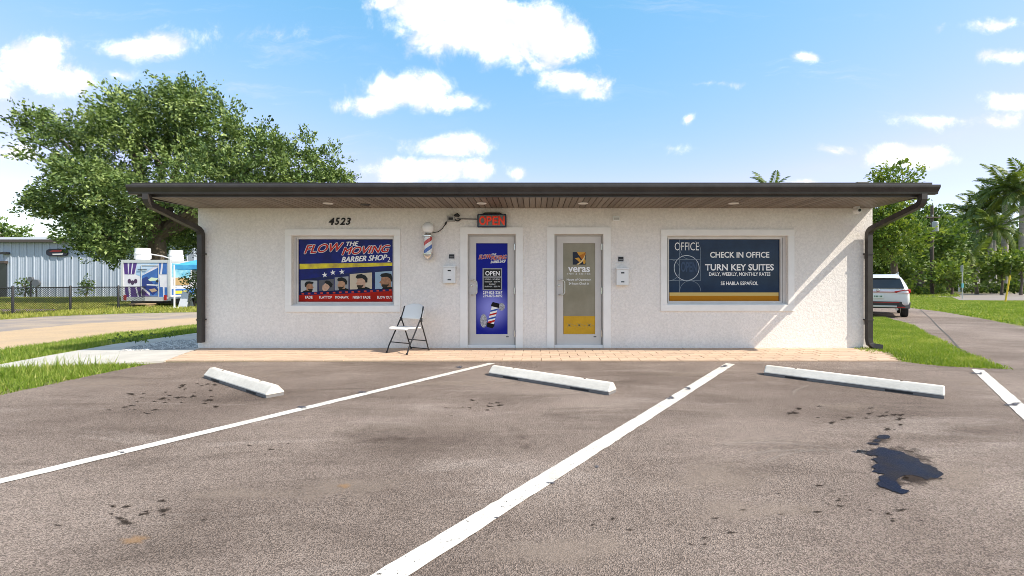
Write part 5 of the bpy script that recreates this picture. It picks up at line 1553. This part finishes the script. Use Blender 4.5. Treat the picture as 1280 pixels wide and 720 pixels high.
for nm, px_, yq, lobes, lm, lab, tr_, sd in RT:
    tree(nm, (wx(px_, yq), yq, 0), lobes, lm, lab, 'tree', sd, tr_, .0088 * yq if yq < 60 else .0095 * yq, 46.0 / yq * 2.6, 12, .022 * yq, (-.2, 0, .1), 'trees along the right side street', .2, .0055 * yq)
for px_, yq, w_, h_, sd, lm, lab in ((1215, 56, 12, 6, 61, LEAF_D, 'low dark hedge bush left of the tallest palm trunk'), (1238, 56, 12, 6.5, 62, LEAF_D, 'low dark hedge bush under the middle palms'), (1268, 54, 16, 7, 63, LEAF_D, 'low dark hedge bush under the rightmost palms'),
                                     (1130, 47, 22, 6, 64, LEAF_Y, 'low yellow green shrub beside the thick dark trunk'), (1170, 50, 14, 5, 65, LEAF_D, 'low dark shrub right of the thick dark trunk')):
    tree('hedge_bush', (wx(px_, yq), yq, 0), [lb(px_, HY + F * CH / yq - h_ * .9, yq, w_, h_), lb(px_ + w_ * .5, HY + F * CH / yq - h_ * .6, yq, w_ * .6, h_ * .8)], lm, lab, 'bush', sd, .06, .35, 3.2, 10, .35, group='hedge bushes by the far road')

# ---- palms
def frond_mesh(seed, L=3.2, droop=1.0, leaflet=.62, n=26):
    rng = np.random.default_rng(seed)
    V, I, T = [], [], []
    def P(t):  # in the x-z plane, starting along +x and up
        return np.array([L * (t * .92 - .16 * droop * t ** 3), .12 * math.sin(3 * t + seed), L * (.55 * t - .78 * droop * t ** 2)])
    ts = np.linspace(0, 1, 10)
    for k in range(9):
        a, b = P(ts[k]), P(ts[k + 1]); w0, w1 = .035 * (1 - ts[k]) + .008, .035 * (1 - ts[k + 1]) + .008
        i0 = len(V); V += [a + [0, w0, 0], a - [0, w0, 0], b - [0, w1, 0], b + [0, w1, 0]]; I += [i0, i0 + 1, i0 + 2, i0 + 3]; T += [.9] * 4
    for k in range(n):
        t = .12 + .88 * k / (n - 1)
        p = P(t); d = P(min(1, t + .02)) - P(max(0, t - .02)); d /= np.linalg.norm(d) + 1e-9
        ll = leaflet * (math.sin(math.pi * (t * .80 + .14)) ** .7) * rng.uniform(.8, 1.15)
        for s in (-1, 1):
            out = np.array([0, s, 0]) * .8 + d * .55 + np.array([0, 0, -.35 * droop - .25 * rng.uniform(-.4, 1)])
            out /= np.linalg.norm(out)
            w = .075
            q = p + out * ll * .5 + np.array([0, 0, .04]); e = p + out * ll + np.array([0, 0, -.12 * ll])
            i0 = len(V); V += [p - d * w, q - d * w * .9, e, q + d * w * .9]; I += [i0, i0 + 1, i0 + 2, i0 + 3]
            T += [float(np.clip(rng.normal(.5, .2), 0, 1))] * 4
    ob = poly_mesh('frond', np.array(V), I, 4, T, LEAF_P)
    me = ob.data; bpy.data.objects.remove(ob); return me
FR = [frond_mesh(i, 4.4, dr, .8, 34) for i, dr in enumerate((.55, .85, 1.15, 1.45))]
PBARK = mat('pale_palm_bark', (0.42, 0.38, 0.34), .9, col2=(.30, .27, .24), vscale=2, bump=.4, bscale=6, stretch=(1, 1, 3))
SHAFT = mat('palm_crownshaft', (0.10, 0.17, 0.04), .5, var=.2)
def palm(px, yq, top_py, lab, scale=1.0, seed=0, tr=.27, lean=0.0, nf=26, shaft=True, bark=PBARK):
    rr = random.Random(seed)
    X = wx(px, yq); zt = wz(top_py, yq)
    r = empty('palm_tree', (X, yq, 0), lab, 'palm tree', 'palms along the far road')
    tx = X + lean
    MB().tube([(X, yq, -.1), (X, yq, .4), (X + lean * .35, yq, zt * .4), (X + lean * .8, yq, zt * .8), (tx, yq, zt)], [tr * 1.35, tr * 1.1, tr * 1.05, tr * .85, tr * .7], 12).build('trunk', bark, r, smooth=True)
    hh = 1.2 * scale if shaft else .2
    if shaft: MB().tube([(tx, yq, zt - .01), (tx, yq, zt + hh * .5), (tx, yq, zt + hh)], [tr * .78, tr * .7, tr * .3], 10).build('crownshaft', SHAFT, r, smooth=True)
    for k in range(nf):
        lvl = k / nf
        me = FR[min(3, int(lvl * 4))]
        ob = bpy.data.objects.new('frond', me); COL.objects.link(ob); ob.parent = r
        ob.location = (tx - X, 0, zt + hh * .85)
        az = k * 2.399 + rr.uniform(-.3, .3)
        pitch = -math.radians(52 - 66 * lvl + rr.uniform(-8, 8))
        # the wind pushes the fronds to the left
        ob.rotation_euler = Euler((rr.uniform(-.25, .25), pitch + .18 * math.cos(az), az), 'XYZ')
        s = scale * rr.uniform(.85, 1.1)
        ob.scale = (s, s, s)
palm(1256, 60, 256, 'tallest royal palm at right with pale smooth trunk', 1.3, 1, .36)
palm(1238, 64, 276, 'royal palm just left of the tallest palm', 1.25, 2, .30)
palm(1278, 58, 258, 'royal palm with crown cut by the right picture edge', 1.35, 3, .36)
palm(1222, 66, 288, 'royal palm second from the left among the palms', 1.25, 4, .24)
palm(1207, 70, 296, 'leftmost royal palm beside the utility pole wires', 1.2, 5, .22)
palm(1221, 52, 330, 'short coconut palm with brown leaning trunk before the royal palms', .85, 6, .16, -.6, 14, False, BARK)
palm(1243, 57, 300, 'lower palm between the two tallest royal palms', .95, 8, .22)
palm(962, 34, 254, 'palm whose frond tips show above the roof', .62, 7, .2, 0, 12)

# ------------------------------------------------------------------ right-hand street things
WOODP = mat('pole_wood', (0.11, 0.085, 0.07), .9, var=.3, vscale=6)
py_ = 47.0
pole = empty('utility_pole', (wx(1165, py_), py_, 0), 'brown wooden utility pole with transformer above the trees', 'utility pole')
pxw = wx(1165, py_); ztop = wz(257, py_)
MB().tube([(pxw, py_, -.1), (pxw, py_, ztop)], [.19, .13], 10).build('shaft', WOODP, pole, smooth=True)
MB().box(pxw - .75, pxw + .75, py_ - .22, py_ - .14, wz(272, py_) - .06, wz(272, py_) + .06).build('crossarm', WOODP, pole)
MB().lathe([(.26, 0), (.28, .05), (.28, .95), (.2, 1.05)], (pxw - .05, py_ - .45, wz(290, py_)), 16).build('transformer', mat('transformer_grey', (.42, .43, .44), .5), pole, smooth=True)
for dx_ in (-.65, -.1, .6):
    MB().lathe([(.05, 0), (.08, .08), (.04, .2)], (pxw + dx_, py_ - .18, wz(272, py_) + .065), 10).build('insulator', mat('insulator_grey', (.5, .5, .5), .3), pole, smooth=True)
def wire(a, b, lab, sag=.5):
    pts = [a.lerp(b, t / 12) - Vector((0, 0, sag * 4 * (t / 12) * (1 - t / 12))) for t in range(13)]
    o_ = MB().tube(pts, .016, 5).build('power_line', BLACKMETAL)
    tag(o_, lab, 'cable', 'overhead lines at right')
wire(Vector((pxw + .6, py_ - .18, wz(272, py_) + .25)), at(1330, 210, 36), 'upper overhead line running from the utility pole to the right edge')
wire(Vector((pxw + .1, py_ - .2, wz(297, py_))), at(1330, 251, 34), 'lower overhead line running from the utility pole across the palm trunks')

q = gp(1203, 373.5)
sgp = empty('sign_post', (q[0], q[1], 0), 'thin grey street sign post on the lawn at right', 'sign post')
MB().tube([(q[0], q[1], 0), (q[0], q[1], 2.75)], .045, 8).build('post', mat('galvanised', (.45, .46, .46), .4, metal=.5), sgp, smooth=True)
MB().box(q[0] - .06, q[0] - .02, q[1] - .10, q[1] + .10, 2.2, 2.7).build('sign_plate', mat('sign_back', (.36, .38, .38), .5), sgp)
MB().box(q[0] - .07, q[0] + .07, q[1] - .05, q[1] + .05, .9, 1.25).build('tag_plate', mat('sign_teal', (.10, .32, .36), .5), sgp)
q = gp(1256.5, 378)
ym = empty('yellow_marker', (q[0], q[1], 0), 'leaning yellow guy wire marker on the lawn at right', 'marker')
MB().tube([(q[0], q[1], 0), (q[0] + .42, q[1] + .1, 1.75)], .05, 8).build('sleeve', mat('marker_yellow', (.62, .42, .02), .5), ym, smooth=True)
MB().tube([(q[0] + .40, q[1] + .1, 1.70), (q[0] + .62, q[1] + .15, 2.6)], .012, 6).build('guy_wire', BLACKMETAL, ym)
wf_y = 62.0
wf = empty('white_fence', (wx(1211, wf_y), wf_y, 0), 'low white fence far behind between the palms', 'fence')
for k in range(9):
    x_ = wx(1198, wf_y) + k * .33
    MB().box(x_, x_ + .26, wf_y, wf_y + .04, .1, 1.45).build('board', WHITEPL, wf)
MB().box(wx(1198, wf_y), wx(1198, wf_y) + 2.9, wf_y + .045, wf_y + .1, 1.0, 1.12).build('rail', WHITEPL, wf)

# ------------------------------------------------------------------ parked car
def make_car():
    r = empty('parked_car', (0, 0, 0), 'white crossover car seen from behind on the right drive', 'car')
    CAR = mat('white_car_paint', (0.62, 0.63, 0.65), .25, coat=.8)
    BLK = mat('black_trim', (0.03, 0.03, 0.032), .5); SIL = mat('silver_trim', (.45, .46, .47), .3, metal=.6)
    TINT = mat('tinted_glass', (0.015, 0.02, 0.03), .04, spec=.7); RED = mat('tail_red', (.42, .015, .02), .15, coat=.6)
    # rear at y=0, front at y=4.7
    st = [  # y, half width low, half width belt, z bottom, z belt, half width roof, z roof
        (0.00, .82, .80, .58, .98, .70, 1.00), (0.06, .90, .885, .42, 1.02, .76, 1.08), (0.22, .935, .92, .36, 1.06, .70, 1.36), (0.42, .945, .93, .34, 1.07, .665, 1.60), (0.8, .95, .94, .30, 1.06, .66, 1.655),
        (1.7, .95, .94, .30, 1.03, .665, 1.68), (2.6, .95, .94, .30, 1.00, .64, 1.62), (3.3, .945, .92, .30, .98, .60, 1.20), (3.6, .94, .90, .30, .97, .74, 1.03), (4.4, .90, .84, .34, .88, .66, .92), (4.66, .74, .70, .46, .74, .5, .76)]
    vs, fs = [], []
    for (y, a, b, zb, zl, c, zr) in st:
        half = [(a * .86, zb), (a, zb + .10), (a * 1.0, (zb + zl) / 2), (b, zl), ((b * .62 + c * .38), zl + (zr - zl) * .42), (c * 1.06, zl + (zr - zl) * .90), (c * .80, zr), (c * .3, zr + .012)]
        vs += [(x, y, z_) for x, z_ in half] + [(-x, y, z_) for x, z_ in half[::-1]]
    n = 16
    for i in range(len(st) - 1):
        for k in range(n):
            fs.append((i * n + k, i * n + (k + 1) % n, (i + 1) * n + (k + 1) % n, (i + 1) * n + k))
    fs.append(tuple(range(n))[::-1]); fs.append(tuple(range((len(st) - 1) * n, len(st) * n)))
    body = MB().add(vs, fs).build('body', CAR, r, smooth=True)
    sub = body.modifiers.new('sub', 'SUBSURF'); sub.levels = 2; sub.render_levels = 2
    # rear glass
    MB().add([(-.78, .035, 1.11), (.78, .035, 1.11), (.655, .205, 1.50), (-.655, .205, 1.50), (-.74, .16, 1.11), (.74, .16, 1.11), (.62, .45, 1.50), (-.62, .45, 1.50)],
             [(0, 1, 2, 3), (4, 7, 6, 5), (0, 4, 5, 1), (1, 5, 6, 2), (2, 6, 7, 3), (3, 7, 4, 0)]).build('rear_window', TINT, r, bevel=.02)
    MB().add([(-.66, .12, 1.515), (.66, .12, 1.515), (.63, .55, 1.655), (-.63, .55, 1.655), (-.64, .30, 1.575), (.64, .30, 1.575), (.62, .6, 1.665), (-.62, .6, 1.665)],
             [(0, 1, 5, 4), (4, 5, 6, 7), (0, 3, 2, 1), (0, 4, 7, 3), (1, 2, 6, 5), (2, 3, 7, 6)]).build('spoiler', CAR, r, bevel=.012)
    for s in (-1, 1):
        MB().add([(s * .90, .0, .93), (s * .48, -.02, .955), (s * .48, -.02, 1.01), (s * .84, .0, 1.08), (s * .945, .18, 1.09), (s * .965, .22, .98),
                  (s * .85, .2, .94), (s * .50, .1, .955), (s * .50, .1, 1.005), (s * .80, .2, 1.06), (s * .86, .3, 1.07), (s * .87, .3, .98)],
                 [(0, 1, 2, 3, 4, 5), (6, 11, 10, 9, 8, 7), (0, 6, 7, 1), (1, 7, 8, 2), (2, 8, 9, 3), (3, 9, 10, 4), (4, 10, 11, 5), (5, 11, 6, 0)]).build('tail_light', RED, r, bevel=.006, seg=1)
        MB().box(s * .62 - .17, s * .62 + .17, -.02, .02, .395, .425).build('reflector', RED, r)
        MB().tube([(s * .62, .55, 1.69), (s * .62, .75, 1.72), (s * .62, 2.3, 1.73), (s * .61, 2.5, 1.69)], .018, 6).build('roof_rail', SIL, r, smooth=True)
        MB().lathe([(.045, 0), (.045, .1)], (s * .55, -.005, .33), 12, 'y').build('exhaust_tip', SIL, r)
        # side glass
        MB().add([(s * .905, .75, 1.13), (s * .90, 3.0, 1.08), (s * .73, 2.45, 1.52), (s * .725, .85, 1.55)], [(0, 1, 2, 3)]).build('side_window', TINT, r)
    MB().box(-.48, .48, -.022, .02, .965, .992).build('light_bar', RED, r)
    MB().add([(-.93, .10, .36), (-.60, -.012, .36), (.60, -.012, .36), (.93, .10, .36), (.96, .20, .60), (.62, -.025, .62), (-.62, -.025, .62), (-.96, .20, .60),
              (-.90, .35, .36), (.90, .35, .36), (.92, .4, .60), (-.92, .4, .60)],
             [(0, 1, 6, 7), (1, 2, 5, 6), (2, 3, 4, 5), (7, 6, 5, 4, 10, 11), (0, 8, 9, 3, 2, 1), (0, 7, 11, 8), (3, 9, 10, 4)]).build('bumper', BLK, r, bevel=.015)
    MB().box(-.55, .55, -.045, .02, .40, .47).build('skid_plate', SIL, r, bevel=.01)
    MB().box(-.62, .62, -.03, -.012, .575, .595).build('bumper_strip', RED, r)
    pl_ = MB().box(-.16, .16, -.03, .03, .74, .88).build('licence_plate', mat('plate_white', (.62, .66, .62), .4), r, bevel=.004, seg=1)
    for k, x_ in enumerate((-.115, -.07, -.025, .045, .09)):
        MB().box(x_, x_ + .03, -.033, -.0305, .78, .84).build('plate_character', mat('plate_green', (.05, .14, .08), .5), pl_)
    MB().lathe([(.06, 0), (.045, -.012)], (0, .01, 1.045), 14, 'y').build('badge', SIL, r)
    MB().tube([(0, .07, 1.12), (.22, .10, 1.14), (.42, .12, 1.15)], .012, 6).build('wiper', BLK, r)
    for (x_, y_) in ((-.80, .98), (.80, .98), (-.80, 3.75), (.80, 3.75)):
        w_ = MB().lathe([(.24, -.11), (.33, -.115), (.355, -.08), (.355, .08), (.33, .115), (.24, .11)], (x_, y_, .355), 26, 'x').build('wheel', mat('tyre_rubber', (.022, .022, .023), .85), r, smooth=True)
        MB().lathe([(.05, -.118), (.23, -.112), (.235, -.05), (.235, .05), (.23, .112), (.05, .118)], (x_, y_, .355), 20, 'x').build('rim', SIL, w_, smooth=True)
    return r
car = make_car()
car.location = (12.32, 16.0, 0.006)
car.scale = (.95, .95, .93)
car.rotation_euler = (0, 0, math.radians(-37))

# ------------------------------------------------------------------ grass
GR1 = leaf_mat('grass_blade', (0.10, 0.17, 0.022), (0.21, 0.30, 0.036), (0.50, 0.47, 0.17), .4)
GR2 = leaf_mat('dry_grass_blade', (0.20, 0.25, 0.04), (0.30, 0.32, 0.06), (0.46, 0.41, 0.13), .35)
left_front = [gp(-40, 505), gp(0, 494), gp(60, 481.5), gp(110, 470.5), gp(150, 462.5), gp(183, 456.2), gp(140, 457.2), gp(60, 460.5), gp(0, 462.5), gp(-60, 473), gp(-80, 490)]
grass('grass', left_front, 4200, .058, .014, GR1, 'rough bright grass wedge between sidewalk and parking lot at left', 101, jitter=.035)
grass('grass', [gp(-10, 478), gp(40, 470), gp(110, 462), gp(150, 459), gp(140, 457.2), gp(60, 460.5), gp(0, 462.5)], 500, .17, .012, GR1, 'taller weedy grass leaning over the sidewalk edge at left', 105)
left_strip = [gp(-80, 462), gp(0, 457.5), gp(61, 446), gp(142, 431.8), gp(247, 417.2), (-5.0, 12.5), gp(247, 407), gp(150, 418), gp(60, 430.5), gp(0, 439.5), gp(-60, 449)]
grass('grass', left_strip, 2000, .075, .017, GR1, 'green grass strip between sidewalk and sandy track', 102, jitter=.04)
right_patch = [gp(1092, 444), (6.35, 8.0), gp(1128, 453), gp(1150, 455.5), gp(1180, 458.5), gp(1235, 461.2), gp(1262, 462), gp(1240, 455), gp(1190, 433), gp(1160, 418), gp(1140, 407), gp(1105, 397), (9.0, 15.0), (6.5, 12.0)]
grass('grass', right_patch, 3000, .05, .016, GR1, 'bright green lawn wedge beside the right wall corner', 103, jitter=.03)
right_lawn = [gp(1283, 409), gp(1230, 398.6), gp(1175, 389.2), gp(1140, 385.2), (23.6, 25.2), (25, 31), (33, 44), (30, 33), (38, 32.5), (41.2, 36.2), (50, 43), (50, 30), (30, 16)]
right_lawn = [gp(1290, 409.5), gp(1230, 398.6), gp(1175, 389.2), gp(1140, 385.2), gp(1110, 378), gp(1110, 371), gp(1190, 372), gp(1200, 376), gp(1290, 377), (26, 20)]
grass('grass', right_lawn, 300, .07, .05, GR1, 'wide sunny lawn beyond the right drive', 104)
grass('grass', [gp(1100, 371), gp(1100, 367), gp(1195, 366.5), gp(1200, 371)], 40, .16, .10, GR1, 'shaded lawn under the trees beyond the right drive', 107)
far_left = [gp(247, 390), gp(150, 392), gp(60, 395.5), gp(0, 399.5), (-27, 16), (-48, 38), (-36, 41.5), (-20, 41), (-12, 30)]
grass('grass', far_left, 150, .10, .05, GR2, 'yellowish lawn around the chain link fence', 106, holes=(side_patch,))
# pebbles and weeds in the bed at the left wall corner
peb_poly = [gp(150, 441.5), gp(243, 437.5), (-6.22, 8.5), (-6.22, 9.6), gp(215, 428), gp(160, 437)]
rng = np.random.default_rng(77)
A = np.array(peb_poly); lo, hi = A.min(0), A.max(0)
Pp = rng.uniform(lo, hi, (2600, 2)); Pp = Pp[in_poly(Pp, peb_poly)]
base_v = np.array([(1, 0, 0), (-1, 0, 0), (0, 1, 0), (0, -1, 0), (0, 0, 1), (0, 0, -.3)], float)
tri = np.array([(0, 2, 4), (2, 1, 4), (1, 3, 4), (3, 0, 4)])
n = len(Pp); s = rng.uniform(.015, .042, n)
ang = rng.uniform(0, 6.28, n)
V = base_v[None] * s[:, None, None] * np.array([1.2, .85, .7])
cA, sA = np.cos(ang)[:, None], np.sin(ang)[:, None]
VX = V[..., 0] * cA - V[..., 1] * sA; VY = V[..., 0] * sA + V[..., 1] * cA
V = np.stack([VX + Pp[:, 0:1], VY + Pp[:, 1:2], V[..., 2] + .032], axis=2).reshape(-1, 3)
I = (tri[None] + (np.arange(n) * 6)[:, None, None]).ravel()
PEB = leaf_mat('pale_pebble', (.22, .22, .22), (.42, .41, .40), (.68, .67, .65), 0.0)
tag(poly_mesh('pebbles', V, I, 3, np.repeat(rng.uniform(0, 1, n), 6), PEB), 'pale pebble bed at the left wall corner', 'pebbles', kind='stuff')
for px_, py2, sd, lab in ((205, 430, 201, 'weed tuft in the pebbles nearest the left wall'), (178, 433, 202, 'weed tuft in the middle of the pebble bed'), (157, 437, 203, 'small weed tuft at the outer end of the pebble bed')):
    x_, y_ = gp(px_, py2)
    tree('weed', (x_, y_, 0), [(x_, y_, .1, .26, .12, .07), (x_ + .2, y_, .09, .18, .1, .06)], LEAF_D, lab, 'weed', sd, .01, .07, 60, 5, .12, group='weeds in the pebble bed', spread=.03, limbs=False)
# little weeds along the wall foot
wd = []
for px_ in (262, 268, 275, 292, 385, 520, 1030, 1034, 1095, 1100, 1105):
    pass
